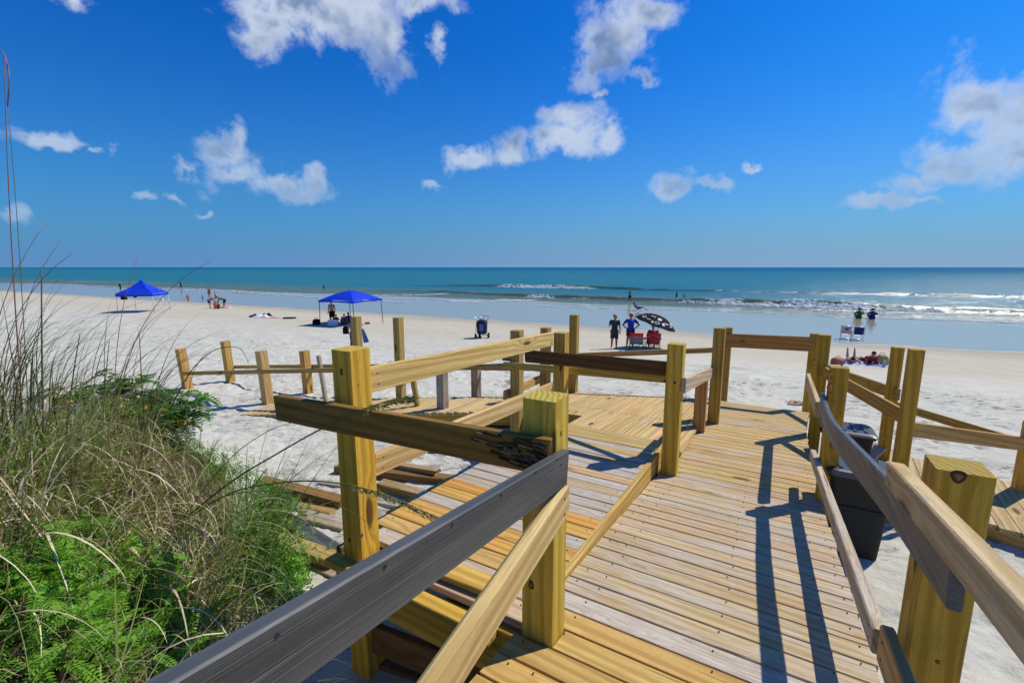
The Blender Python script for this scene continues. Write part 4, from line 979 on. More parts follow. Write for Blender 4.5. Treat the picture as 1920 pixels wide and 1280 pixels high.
stalk_to(ts, (bs.x, bs.y, bs.z), 7, 100, .0042, STEM_R, 3); stalk_to(ts, (bs.x + .02, bs.y, bs.z), 14, 190, .0028, STEM_G, -3); stalk_to(ts, (bs.x + .1, bs.y, bs.z), 78, 500, .007, STEM_G, 2)
pts_ = [ray(x_, y_) * (bs.y / ray(x_, y_).y) for x_, y_ in ((14, 200), (18, 150), (14, 118), (7, 100), (2, 92))]; tube('stalk', pts_, [.004, .004, .003, .0025, .002], STEM_R, ts, 4)
bs = on_ground(100, 880)
for (x0, y0, x1, y1, r_) in ((60, 900, 62, 660, .007), (118, 880, 150, 625, .006), (190, 870, 205, 640, .005)):
    b_ = on_ground(x0, y0); stalk_to(ts, (b_.x, b_.y, b_.z), x1, y1, r_, STEM_R if r_ > .0075 else STEM_G, 5)
def arc(label, pts, r0, head=0.0):
    P_ = [ray(x_, y_) * (d_ / ray(x_, y_).y) for x_, y_, d_ in pts]; Q = []
    for i in range((len(P_) - 1) * 4 + 1): Q.append(Vector(cr([tuple(p) for p in P_], i * .25)))
    t = thing('sea_oats', Q[0], label, 'grass stalk', 'sea oats clumps on the dune'); n = len(Q)
    st = tube('stalk', Q, [r0 * (1 - .65 * i / n) for i in range(n)], STEM_G, t, 6)
    if head:
        vs, fs = [], []
        for k in range(420):
            u = (n - 1) * (1 - head * random.random()); i = min(int(u), n - 2); p = Q[i].lerp(Q[i + 1], u - i); T = (Q[i + 1] - Q[i]).normalized()
            side = T.orthogonal().normalized(); side.rotate(Matrix.Rotation(random.uniform(0, 2 * pi), 3, T)); dr = (T * .95 + side * .35 + Vector((0, 0, -.30))).normalized()
            ln = random.uniform(.016, .032); wd = side.cross(dr).normalized() * .0032; b = len(vs); off = side * random.uniform(0, .013) + Vector((0, 0, -random.uniform(0, .016)))
            vs += [p + off, p + off + dr * ln * .5 + wd, p + off + dr * ln, p + off + dr * ln * .5 - wd]; fs.append((b, b + 1, b + 2, b + 3))
        quads_obj('seed_head', np.array([v[:] for v in vs]), np.array(fs), SEED, t)
arc('long green stalk whose seed head hangs in front of the thick yellow post', ((330, 985, 2.9), (430, 905, 2.65), (520, 850, 2.4), (600, 805, 2.2), (680, 768, 2.05), (735, 750, 1.97), (778, 743, 1.93)), .006, .34)
arc('lower stalk with seed head drooping across the gap below the dark crossbar', ((330, 985, 2.9), (430, 925, 2.6), (520, 905, 2.4), (600, 902, 2.2), (680, 915, 2.05), (760, 942, 1.95), (848, 985, 1.9)), .005, .38)
arc('thin bare stalk curling over just left of the leftmost fence post', ((320, 765, 3.3), (355, 700, 3.27), (395, 660, 3.25), (430, 650, 3.25), (452, 655, 3.25), (466, 680, 3.25)), .0045)
arc('thin blade arching low over the sand left of the debris', ((350, 960, 3.0), (430, 860, 2.9), (520, 800, 2.8), (600, 790, 2.7), (650, 800, 2.65)), .0035)
arc('fine stalk bowing right above the loose planks', ((300, 1000, 2.8), (420, 930, 2.5), (560, 925, 2.3), (660, 960, 2.2), (700, 990, 2.15)), .003)
gp = 'fern-leaved plants at lower left'
for i, (px, py, h, R, ns, nl, lb) in enumerate([
    (60, 1110, 0.30, .26, 6, 50, 'bright fern-leaved plant at the left edge below the dark gap in the grass'),
    (170, 1150, 0.33, .24, 6, 50, 'bright fern-leaved plant with reddish stem left of the dry tangle'),
    (40, 1215, 0.33, .24, 6, 50, 'bright fern-leaved plant in the lowest left corner'),
    (290, 1180, 0.30, .24, 6, 47, 'bright fern-leaved plant nearest the straw by the grey handrail'),
    (205, 1265, 0.28, .24, 6, 42, 'bright fern-leaved plant low at the bottom of the picture'),
    (15, 1150, .34, .24, 6, 46, 'bright fern-leaved plant cut by the left edge beside the highest patch'),
    (110, 1278, .28, .26, 7, 46, 'bright fern-leaved plant cut by the bottom edge left of the straw'),
    (320, 1262, .22, .22, 6, 36, 'fern-leaved plant cut by the bottom edge just left of the grey handrail'),
    (250, 1120, .26, .22, 6, 40, 'bright fern-leaved plant in the middle of the patch against dry straw'),
    (130, 1060, 0.28, .18, 5, 27, 'small fern-leaved plant highest of its patch under arching grass')]):
    p = on_ground(px, py); leafy_plant('fern_leaved_plant', p.x, p.y, h, R, ns, nl, PIN, lb, 'plant', gp, STEM_R, 0, (1.0, 1.6))
pb_ = Vector((-3.55, 4.55, 0)); leafy_plant('flowering_bush', -4.02, 4.35, .60, .60, 20, 298, PINB, 'dark green leafy bush dotted with yellow flowers on the dune top', 'bush', None, STEM_G, 70, (1.1, 1.6))
leafy_plant('flowering_bush', -3.40, 4.20, .50, .48, 14, 230, PINB, 'smaller dark leafy bush spilling right below the flowering one', 'bush', None, STEM_G, 8, (1.0, 1.4))

def small_leaf_shrub(px, py, h, R, n, mat, label, ll=.030, lw=.013):
    p = on_ground(px, py); z = p.z; t = thing('beach_shrub', (p.x, p.y, z), label, 'shrub', 'small-leaved shrubs along the dune edge')
    for k in range(9):
        az = random.uniform(0, 2 * pi); pts = [Vector((p.x, p.y, z))]
        for i in range(5): a = radians(15 + 9 * i); pts.append(pts[-1] + Vector((sin(a) * sin(az), sin(a) * cos(az), cos(a))) * h / 4.5)
        tube('stem', pts, [.003] * 6, STEM_G, t, 4)
    # leaves gather round twigs
    tw = [(random.gauss(0, R * .45), random.gauss(0, R * .45), abs(random.gauss(h * .45, h * .33)), random.uniform(0, 2 * pi), random.uniform(.2, 1.0)) for _ in range(n // 14)]
    C = []; 
    for (dx, dy, dz, az, th) in tw:
        T = Vector((sin(th) * sin(az), sin(th) * cos(az), cos(th))); b = Vector((p.x + dx, p.y + dy, max(ground(p.x + dx, p.y + dy), z - .1) + dz * max(.25, 1 - (dx * dx + dy * dy) / (R * R * 1.6))))
        for k in range(14):
            u = k / 14 * .11; side = T.orthogonal().normalized(); side.rotate(Matrix.Rotation(k * 2.4, 3, T)); d = (T * .6 + side).normalized(); wv = T.cross(side).normalized() * lw * .5; q = b + T * u; l = ll * random.uniform(.7, 1.3)
            C += [q, q + d * l * .5 + wv, q + d * l, q + d * l * .5 - wv]
    v = np.array([c[:] for c in C]); f = np.arange(len(v)).reshape(-1, 4); o = quads_obj('foliage', v, f, mat, t); tag(o, kind='stuff'); return t
small_leaf_shrub(518, 985, .32, .28, 4200, LEAF_M, 'soft green shrub beside the loose planks at the dune edge')
small_leaf_shrub(505, 1060, .34, .30, 4200, LEAF_M, 'green small-leaved shrub midway down the dune edge')
small_leaf_shrub(500, 1130, .26, .24, 3200, LEAF_D, 'darker small-leaved shrub just above the grey handrail end')
small_leaf_shrub(470, 935, .30, .36, 3200, LEAF_M, 'light green shrub at the foot of the fanning sea oats', .028, .009)
small_leaf_shrub(390, 880, .28, .36, 2400, LEAF_M, 'low green shrub under the flowering bush', .028, .010)
small_leaf_shrub(545, 1108, .22, .18, 1500, LEAF_B, 'small bright broad-leaved shrub reaching toward the thick yellow post', .034, .020)
# ================================================================== loose timber on the sand, bins, small things
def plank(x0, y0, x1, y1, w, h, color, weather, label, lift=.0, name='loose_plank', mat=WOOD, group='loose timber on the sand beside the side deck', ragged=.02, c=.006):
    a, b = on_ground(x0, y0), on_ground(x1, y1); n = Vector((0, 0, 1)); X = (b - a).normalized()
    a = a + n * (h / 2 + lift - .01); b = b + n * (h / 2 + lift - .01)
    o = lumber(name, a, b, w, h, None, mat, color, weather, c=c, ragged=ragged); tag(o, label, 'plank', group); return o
plank(636, 882, 846, 908, .15, .10, (.24, .15, .06), .25, 'brown split timber lying behind the thick post, end under the side deck')
plank(722, 884, 822, 900, .10, .05, (.40, .29, .15), .35, 'thin splinter of board on top of the brown split timber', .09)
plank(715, 917, 792, 938, .13, .11, (.36, .26, .11), .3, 'short stub of timber under the drooping seed head')
plank(660, 958, 745, 974, .17, .05, (.17, .15, .13), .5, 'dark grey board whose end slips beneath the side deck')
plank(492, 910, 646, 950, .14, .10, (.30, .17, .065), .15, 'long rusty brown timber lying left of the thick post')
plank(545, 948, 628, 962, .14, .05, (.46, .30, .12), .1, 'orange broken plank end below the rusty brown timber')
plank(566, 968, 650, 990, .16, .05, (.34, .26, .15), .45, 'weathered plank with light end next to the thick post')
plank(498, 948, 652, 1048, .14, .035, (.30, .31, .36), .0, 'bluish grey composite board half buried in sand', mat=COMPOSITE, ragged=0)
plank(520, 1022, 632, 1062, .15, .10, (.46, .34, .13), .2, 'square-cut yellow timber end beside the green shrub')
plank(585, 1058, 634, 1078, .10, .03, (.40, .28, .15), .3, 'flat offcut tucked against the thick yellow post')
for (x0, y0, x1, y1, w_, h_, c_, wt_, lb_) in (
    (600, 905, 700, 922, .09, .04, (.34, .30, .25), .7, 'thin grey lath behind the thick yellow post'),
    (655, 930, 760, 950, .12, .035, (.30, .27, .23), .7, 'thin silvery board just right of the thick yellow post'),
    (505, 935, 600, 968, .09, .035, (.38, .33, .26), .7, 'grey lath between the rusty timber and the blue-grey board'),
    (560, 1000, 648, 1026, .10, .035, (.36, .32, .27), .75, 'silvery board lying across the blue-grey composite board'),
    (600, 1040, 650, 1052, .12, .04, (.34, .24, .13), .4, 'brown offcut touching the foot of the thick yellow post'),
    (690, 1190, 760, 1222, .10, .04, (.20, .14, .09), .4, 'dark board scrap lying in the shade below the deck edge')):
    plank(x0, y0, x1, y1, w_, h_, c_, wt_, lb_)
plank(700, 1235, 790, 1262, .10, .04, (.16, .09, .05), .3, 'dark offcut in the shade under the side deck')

def rounded_box_rings(prof, nx=4):
    """prof: list of (z, halfx, halfy, r) -> lofted rounded rectangle"""
    vs, fs = [], []; m = 4 * (nx + 1)
    for (z, hx, hy, r) in prof:
        for q, (sx, sy) in enumerate(((1, 1), (-1, 1), (-1, -1), (1, -1))):
            for k in range(nx + 1):
                an = q * pi / 2 + k / nx * pi / 2; vs.append((sx * (hx - r) + r * cos(an), sy * (hy - r) + r * sin(an), z))
    for i in range(len(prof) - 1):
        for k in range(m): a, b = i * m + k, i * m + (k + 1) % m; fs.append((a, b, b + m, a + m))
    fs.append(tuple(range(m - 1, -1, -1))); fs.append(tuple((len(prof) - 1) * m + k for k in range(m)))
    return vs, fs
def soft(name, prof, parent, mat, loc=(0, 0, 0), rot=None, nx=4, smooth=False):
    vs, fs = rounded_box_rings(prof, nx); o = new_obj(name, mesh_np(name, vs, fs, smooth), parent, mat); o.location = loc
    if rot: o.rotation_euler = rot
    return o
BIN = flat('bin_plastic_dark', (.006, .009, .008), .7, .2, 12, .5); LID = flat('bin_lid_blue_grey', (.022, .032, .046), .4, .2, 12, .6)
def trash_bin(p, zt, label, rz, size=.76):
    h = zt - p.z; t = thing('trash_bin', p, label, 'trash bin', 'bins beside the ramp', rz)
    soft('body', [(0, .21, .20, .05), (.03, .225, .215, .05), (h * .55, .26, .245, .06), (h * .56, .275, .26, .06), (h * .60, .275, .26, .06), (h * .61, .265, .25, .06), (h * .90, .285, .27, .06), (h * .905, .31, .295, .06), (h * .94, .31, .295, .06)], t, BIN)
    l = soft('lid', [(h * .935, .325, .31, .07), (h * .965, .33, .315, .07), (h * .99, .30, .285, .07), (h, .27, .255, .06)], t, LID)
    for k in range(4): r_ = soft('rib', [(h, .018, .22, .012), (h + .012, .014, .21, .010)], l, LID, ((k - 1.5) * .13, 0, 0))
    for s in (-1, 1):
        hd = soft('handle', [(h * .86, .02, .09, .015), (h * .90, .028, .10, .018)], t, BIN, (s * .315, 0, 0)); hd.rotation_euler = (0, 0, 0)
    t.scale = (size, size, 1)
    return t
bp = Vector((3.00, 3.70, 0)); bp.z = ground(bp.x, bp.y); trash_bin(bp, z_top(bp, 868, 1600), 'dark trash bin standing in the sand close behind the grey handrail', radians(-30))
b2 = Vector((3.84, 4.98, -2.44)); trash_bin(b2, z_top(b2, 800, 1590), 'second bin with blue-grey lid on the right deck, farther from the camera', radians(-28))
z2t = z_top(b2, 808, 1600)
CORD = flat('black_cord', (.015, .015, .017), .5, .1)
def cord(a, b, sag, label):
    pts = []
    for i in range(13): u = i / 12; p = a.lerp(b, u); p.z -= sag * 4 * u * (1 - u); pts.append(p)
    r_ = .078
    o = tube('cord', pts, .0045, CORD); tag(o, label, 'cord', 'cords tying the bins to the posts'); return o
A_ = Vector((b2.x, b2.y, z2t)) + V * .30; B_ = Vector((r0.x, r0.y, z_top(r0, 816, 1660))) - U * .085; cord(A_, B_, .03, 'black cord from the farther bin to the farther tall post')
A_ = Vector((bp.x, bp.y, z_top(bp, 872, 1620))) + V * .3; B_ = Vector((r1.x, r1.y, z_top(r1, 867, 1690))) - U * .085; cord(A_, B_, .04, 'black cord from the nearer bin to the nearer tall post')
o = lumber('loose_board', at_z(1628, 858, -2.27), at_z(1650, 838, -2.16), .14, .036, None, WOOD, (.38, .34, .32), .6); tag(o, 'short grey board propped on the right deck between bin and tall posts', 'plank')
o = lumber('loose_board', at_z(1606, 842, -2.27), at_z(1625, 868, -2.26), .20, .04, None, WOOD, (.58, .46, .30), .3); tag(o, 'pale board lying next to the farther bin on the right deck', 'plank')

# flip-flops at the ramp foot
SOLE = flat('sandal_sole', (.36, .21, .13), .7, .2, 50)
def sandal(px, py, rz, label):
    p = on_ramp(px, py); t = thing('flip_flop', p, label, 'flip-flop', 'flip-flops left at the ramp end', rz)
    vs = []; n = 18
    for z in (0, .022):
        for k in range(n): an = 2 * pi * k / n; r_ = .048 + .012 * cos(an); vs.append((cos(an) * .145, sin(an) * r_, z))
    fs = [tuple(range(n - 1, -1, -1)), tuple(range(n, 2 * n))] + [(k, (k + 1) % n, n + (k + 1) % n, n + k) for k in range(n)]
    new_obj('sole', mesh_np('sole', vs, fs), t, SOLE)
    for s in (-1, 1):
        pts = [Vector((.09, 0, .022)), Vector((.07, s * .012, .045)), Vector((.02, s * .038, .055)), Vector((-.04, s * .045, .022))]
        vsx = tube('strap', pts, .007, SOLE, None, 5); vsx.parent = t
sandal(1486, 757, radians(25), 'left flip-flop lying on the last boards of the ramp'); sandal(1499, 759, radians(8), 'right flip-flop lying nearest the far ramp post')

# ================================================================== beach furniture
POLE_W = flat('white_pole', (.62, .63, .64), .4, .1); POLE_D = flat('dark_pole', (.05, .055, .07), .4, .1); BLUE = flat('blue_canopy_cloth', (.004, .045, .62), .55, .12, 4, .3, .2, trans=.15)
BLACKC = flat('black_cloth', (.008, .008, .009), .9, .3, 20, .15); 
def canopy(corners, h_eave, h_peak, val, label, legmat, curved, cat='canopy tent'):
    """corners: 4 ground points in order"""
    c = sum(corners, Vector()) / 4; c.z = ground(c.x, c.y); t = thing('canopy_tent', c, label, cat)
    for p in corners:
        g = ground(p.x, p.y); q = p - c; q.z = 0
        o = tube('leg', [Vector((q.x, q.y, g - c.z)), Vector((q.x * .97, q.y * .97, h_eave))], .028, legmat, None, 6); o.parent = t
    # roof: grid per side from eave to peak
    vs, fs = [], []; N = 8
    top = Vector((0, 0, h_peak))
    for k in range(4):
        a, b = corners[k] - c, corners[(k + 1) % 4] - c; a.z = b.z = h_eave; base = len(vs)
        for i in range(N + 1):
            u = i / N
            for j in range(N + 1):
                e = a.lerp(b, j / N); p = e.lerp(top, u); 
                if curved: p.z = h_eave + (h_peak - h_eave) * (1 - (1 - u) ** 1.35) * 1.0; p.z += .05 * sin(pi * j / N) * (1 - u)
                else: p.z = h_eave + (h_peak - h_eave) * (.62 * u + .38 * u ** 2.4)
                vs.append(p)
        for i in range(N):
            for j in range(N): q = base + i * (N + 1) + j; fs.append((q, q + 1, q + N + 2, q + N + 1))
        b0 = len(vs)
        for i in range(2):
            for j in range(N + 1): e = a.lerp(b, j / N); drop = val * (1 - (.35 * sin(pi * j / N) if curved else 0)); vs.append(Vector((e.x * (1.005), e.y * 1.005, h_eave + .004 - i * drop)))
        for j in range(N): q = b0 + j; fs.append((q, q + N + 1, q + N + 2, q + 1))
    bm = bmesh.new(); me = mesh_np('roof', vs, fs, True); bm.from_mesh(me); bmesh.ops.remove_doubles(bm, verts=bm.verts, dist=.004); bmesh.ops.recalc_face_normals(bm, faces=bm.faces); bm.to_mesh(me); bm.free()
    me.set_sharp_from_angle(angle=radians(24)); new_obj('roof', me, t, BLUE)
    for k in range(4):   # scissor frame under the eave
        a, b = corners[k] - c, corners[(k + 1) % 4] - c; a.z = b.z = h_eave - .06
        o = tube('brace', [a * 1.0, b * 1.0], .015, legmat, None, 4); o.parent = t
    return t, c
def tent_corners(c, R, th):
    e2 = Vector((c.x, c.y, 0)).normalized(); e1 = Vector((e2.y, -e2.x, 0)); out = []
    for k in range(4): a = th + k * pi / 2; out.append(Vector((c.x, c.y, 0)) + e1 * (-cos(a) * R) + e2 * (-sin(a) * R))
    return out
tcx = on_ground(272, 583.5); g = tent_corners(tcx, 2.1, radians(19))
c_ = sum(g, Vector()) / 4; d_ = proj(c_)
def zrel(p, py): return z_top(p, py) 
T1, tc1 = canopy(g, z_top(c_, 548.5) - ground(c_.x, c_.y), z_top(c_, 524) - ground(c_.x, c_.y), .30, 'pointed blue canopy tent with white legs at far left', POLE_W, False)
tcx2 = on_ground(660.5, 606); g2 = tent_corners(tcx2, 2.25, radians(3))
c2_ = sum(g2, Vector()) / 4
T2, tc2 = canopy(g2, z_top(c2_, 561.5) - ground(c2_.x, c2_.y), z_top(c2_, 544) - ground(c2_.x, c2_.y), .16, 'domed bright blue canopy tent with dark legs shading a family', POLE_D, True)

def bag(p, sx, sy, sz, mat, label, cat='bag', rz=0.0, handle=True, name='beach_bag', lean=0.0):
    t = thing(name, p, label, cat, None, rz)
    soft('body', [(-.01, sx * .42, sy * .42, min(sx, sy) * .3), (sz * .15, sx * .5, sy * .5, min(sx, sy) * .35), (sz * .7, sx * .48, sy * .45, min(sx, sy) * .35), (sz * .93, sx * .36, sy * .3, min(sx, sy) * .2), (sz, sx * .2, sy * .15, min(sx, sy) * .1)], t, mat, smooth=True)
    if handle:
        pts = [Vector((-sx * .22, 0, sz * .9)), Vector((-sx * .16, 0, sz * 1.2)), Vector((sx * .16, 0, sz * 1.2)), Vector((sx * .22, 0, sz * .9))]; o = tube('handle', pts, .014, mat, None, 5); o.parent = t
    return t
bag(Vector((g2[0].x - .25, g2[0].y, ground(g2[0].x - .25, g2[0].y))), .55, .4, .42, BLACKC, 'black bag slumped beside the front left leg of the domed tent')
t_ = thing('hanging_bag', Vector((g[0].x + .42, g[0].y + .40, tc1.z + 1.22)), 'black bag hanging from the front left leg of the pointed tent', 'bag'); soft('body', [(0, .2, .12, .06), (.1, .26, .16, .08), (.35, .18, .12, .06), (.5, .05, .05, .02)], t_, BLACKC, smooth=True)
t_ = thing('hanging_bag', Vector((g[3].x + .16, g[3].y - .1, tc1.z + 1.25)), 'small black bag hanging from the rear left leg of the pointed tent', 'bag'); soft('body', [(0, .09, .07, .03), (.1, .14, .1, .05), (.4, .09, .07, .03), (.55, .03, .03, .01)], t_, BLACKC, smooth=True)

RED_C = flat('red_chair_cloth', (.55, .015, .015), .75, .15, 12); DRED = flat('dark_red_cloth', (.26, .012, .018), .75, .2, 12); GREYC = flat('grey_chair_cloth', (.14, .17, .22), .8, .15, 20); NAVY = flat('navy_cloth', (.012, .022, .16), .8, .2, 20); WHITEC = flat('white_cloth', (.72, .72, .72), .8, .1, 20); GREENC = flat('green_cloth', (.03, .12, .015), .8, .2, 20); TEAL = flat('teal_cloth', (.05, .22, .20), .8, .2, 20)
TOWEL = flat('striped_towel', (.50, .50, .52), .9, .25, 8); PINK = flat('pink_cloth', (.55, .16, .14), .8, .2, 20); STRAW = flat('straw_weave', (.42, .32, .14), .85, .3, 60); CYAN = flat('light_blue_cloth', (.12, .45, .60), .8, .2, 20)
def sheet(name, parent, a, b, c, d, mat, sag=0.0, N=4, thick=.012, axis=(0, 0, -1)):
    """cloth between four local points a,b (bottom) c,d (top)"""
    vs, fs = [], []; ax = Vector(axis)
    for s in (0, 1):
        for i in range(N + 1):
            for j in range(N + 1): u, v = i / N, j / N; p = Vector(a).lerp(Vector(b), v).lerp(Vector(d).lerp(Vector(c), v), u) + ax * sag * 16 * u * (1 - u) * v * (1 - v) * .25 ; n_ = ax * (thick * s); vs.append(p + n_)
    M = (N + 1) ** 2
    for i in range(N):
        for j in range(N): q = i * (N + 1) + j; fs.append((q, q + 1, q + N + 2, q + N + 1)); fs.append((M + q, M + q + N + 1, M + q + N + 2, M + q + 1))
    ring = [j for j in range(N + 1)] + [i * (N + 1) + N for i in range(1, N + 1)] + [N * (N + 1) + j for j in range(N - 1, -1, -1)] + [i * (N + 1) for i in range(N - 1, 0, -1)]
    for k in range(len(ring)): a_2, b_2 = ring[k], ring[(k + 1) % len(ring)]; fs.append((a_2, M + a_2, M + b_2, b_2))
    me = mesh_np(name, vs, fs, True); o = new_obj(name, me, parent, mat); return o
def rod(name, parent, pts, r, mat): o = tube(name, [Vector(p) for p in pts], r, mat, None, 5); o.parent = parent; return o
FR = flat('chair_frame_dark', (.04, .04, .045), .4, .1); FRS = flat('chair_frame_silver', (.50, .52, .55), .3, .1, metallic=.6)
def camp_chair(p, rz, label, backmat, topmat, group='folding chairs on the beach', sidemat=None):
    """quad camping chair; faces local +Y, back on -Y side"""
    t = thing('camping_chair', p, label, 'camping chair', group, rz); w = .30
    sheet('seat', t, (-w, .28, .42), (w, .28, .42), (w, -.2, .36), (-w, -.2, .36), backmat, .16)
    sheet('backrest', t, (-w, -.2, .34), (w, -.2, .34), (w * 1.05, -.36, .72), (-w * 1.05, -.36, .72), backmat, .08, axis=(0, -1, 0))
    sheet('backrest_top', t, (-w * 1.05, -.358, .725), (w * 1.05, -.358, .725), (w * 1.08, -.43, .93), (-w * 1.08, -.43, .93), topmat, .05, axis=(0, -1, 0))
    for s in (-1, 1):
        rod('leg', t, [(s * w * 1.05, -.30, 0), (s * w * 1.08, -.44, .95)], .012, FR); rod('leg', t, [(s * w * 1.1, .30, 0), (s * w * 1.1, .30, .62)], .012, FR)
        rod('crossbar', t, [(s * w * 1.1, .30, .03), (-s * w * 1.0, -.30, .42)], .010, FR); rod('crossbar', t, [(s * w, -.31, .04), (-s * w, -.32, .40)], .010, FR)
        rod('crossbar', t, [(s * w * 1.05, -.30, .04), (s * w * 1.1, .30, .42)], .010, FR)
        sheet('armrest', t, (s * w * 1.0, .34, .60), (s * w * 1.35, .34, .60), (s * w * 1.35, -.38, .64), (s * w * 1.0, -.38, .64), sidemat or topmat, .05)
    return t
def low_chair(p, rz, label, mat, group='low sand chairs standing in the wet sand', emblem=None):
    t = thing('beach_chair', p, label, 'beach chair', group, rz); w = .28
    sheet('seat', t, (-w, .22, .36), (w, .22, .36), (w, -.22, .30), (-w, -.22, .30), WHITEC, .05)
    sheet('backrest', t, (-w * .9, -.25, .36), (w * .9, -.25, .36), (w * .9, -.44, .86), (-w * .9, -.44, .86), mat, .04, axis=(0, -1, 0))
    if emblem: o = sheet('emblem', t, (-.03, -.39, .62), (.10, -.39, .64), (.13, -.445, .76), (-.05, -.43, .72), emblem, 0, 2, .006, axis=(0, -1, 0)); o.location = (0, -.012, 0)
    for s in (-1, 1):
        rod('frame', t, [(s * w, .24, 0), (s * w, .24, .56), (s * w, -.30, .58)], .014, FRS); rod('frame', t, [(s * w, -.30, 0), (s * w, -.24, .34), (s * w, -.46, .90)], .014, FRS)
        rod('armrest', t, [(s * (w + .02), .28, .585), (s * (w + .02), -.32, .60)], .022, flat('arm_white', (.7, .7, .7), .5))
    rod('crossbar', t, [(-w, -.46, .90), (w, -.46, .90)], .012, FRS); rod('crossbar', t, [(-w, .24, .02), (w, .24, .02)], .012, FRS); rod('crossbar', t, [(-w, -.30, .02), (w, -.30, .02)], .012, FRS)
    return t
def G(px, py): p = on_ground(px, py); return p
def face(deg): return radians(-deg)   # heading azimuth (0 = away from camera) to a z rotation of a thing facing +Y
low_chair(G(1585, 635), face(38), 'empty pink-backed chair with dark emblem standing on the wet sand', flat('pale_pink_cloth', (.62, .45, .52), .8, .1), emblem=NAVY)
low_chair(G(1607, 637), face(30), 'empty navy-backed chair standing on the wet sand', NAVY)
camp_chair(G(1193, 657), face(20), 'empty grey folding chair with bright red top edge', GREYC, RED_C, sidemat=DRED)
cc = G(1223, 657); camp_chair(cc, face(12), 'dark red folding chair with someone sitting under the umbrella', DRED, flat('red_cloth', (.36, .015, .02), .75, .1), sidemat=DRED)
o = new_obj('backrest_print', None); bpy.data.objects.remove(o)

# umbrella, black with white prints, tilted
def umbrella(base, apex, R, label):
    t = thing('beach_umbrella', base, label, 'umbrella'); ax = (apex - base)
    rod('pole', t, [(0, 0, -.05), tuple(ax)], .018, flat('umbrella_pole', (.35, .36, .38), .3, .1, metallic=.5))
    tilt = Vector((.34, -.10, 1)).normalized(); A = tilt.orthogonal().normalized(); 
    A = (Vector((1, 0, 0)) - tilt * tilt.x).normalized(); B = tilt.cross(A); vs, fs = [], []; NS, NR = 8, 6; per = 5
    def surf(r_, an):
        f = (an / (2 * pi) * NS) % 1; k = r_ * (1 - .045 * sin(pi * f) * (r_ / 1.0)); h = .42 * (1 - r_ ** 2.1) - .035 * sin(pi * f) * r_
        return ax + A * (cos(an) * k * R) + B * (sin(an) * k * R) + tilt * ((h - .42) * R)
    vs.append(ax.copy()); M = NS * per
    for i in range(1, NR + 1):
        for k in range(M): vs.append(surf(i / NR, 2 * pi * k / M))
    for k in range(M): fs.append((0, 1 + k, 1 + (k + 1) % M))
    for i in range(NR - 1):
        for k in range(M): a, b = 1 + i * M + k, 1 + i * M + (k + 1) % M; fs.append((a, a + M, b + M, b))
    cvr = new_obj('canopy', mesh_np('canopy', vs, fs, True), t, BLACKC)
    for k in range(M // per * 1): 
        an = 2 * pi * k / NS; pts = [surf(r_ / 5, an) - tilt * .012 for r_ in range(6)]; rod('rib', t, [tuple(q) for q in pts], .006, FR)
    # white printed emblems: a flower, rings and lettering-like bars, 3 mm proud of the cloth
    vs, fs = [], []
    def patch(r0, an0, shape, s):
        n0 = (surf(r0, an0 + .01) - surf(r0, an0)).cross(surf(r0 + .01, an0) - surf(r0, an0)).normalized()
        if n0.dot(tilt) < 0: n0 = -n0
        for poly in shape:
            b = len(vs)
            for (x, y) in poly: vs.append(surf(min(.98, max(.05, r0 - y * s / R)), an0 + x * s / (r0 * R)) + n0 * .012)
            fs.append(tuple(range(b, b + len(poly))))
    petal = [[(cos(a) * .5 + cos(b) * .42, sin(a) * .5 + sin(b) * .42) for b in (0, 1.05, 2.1, 3.14, 4.19, 5.24)] for a in [k * 2 * pi / 5 + .3 for k in range(5)]]
    ring_ = [[(cos(a) * .95, sin(a) * .6), (cos(a + .7) * .95, sin(a + .7) * .6), (cos(a + .7) * .6, sin(a + .7) * .35), (cos(a) * .6, sin(a) * .35)] for a in [k * .785 for k in range(8)]]
    word = [[(x, -.22), (x + .22, -.22), (x + .28, .22), (x + .06, .22)] for x in (-1.1, -.75, -.4, -.05, .3, .65)] + [[(-1.2, .32), (1.1, .28), (1.1, .38), (-1.2, .42)]]
    for k, (r0, dg, sh, s) in enumerate([(.55, 262, petal, .13), (.50, 228, word, .13), (.72, 292, word, .13), (.80, 255, ring_, .14), (.75, 200, ring_, .14), (.72, 320, ring_, .15), (.80, 225, word, .11), (.66, 345, petal, .12),
                                         (.8, 275, petal, .10), (.6, 20, word, .12), (.6, 60, ring_, .14), (.55, 100, petal, .13), (.6, 140, word, .12), (.82, 308, word, .09), (.84, 240, petal, .08)]): patch(r0, radians(dg), sh, s)
    pr = new_obj('white_print', mesh_np('white_print', vs, fs), t, WHITEC); pr.parent = cvr
    return t
ub = G(1232, 652); 
ua = Vector((ub.x, ub.y, z_top(ub, 590.5, 1232))); umbrella(ub, ua - Vector((0, 0, 0)), 1.12, 'tilted black umbrella with white flower and emblem prints')

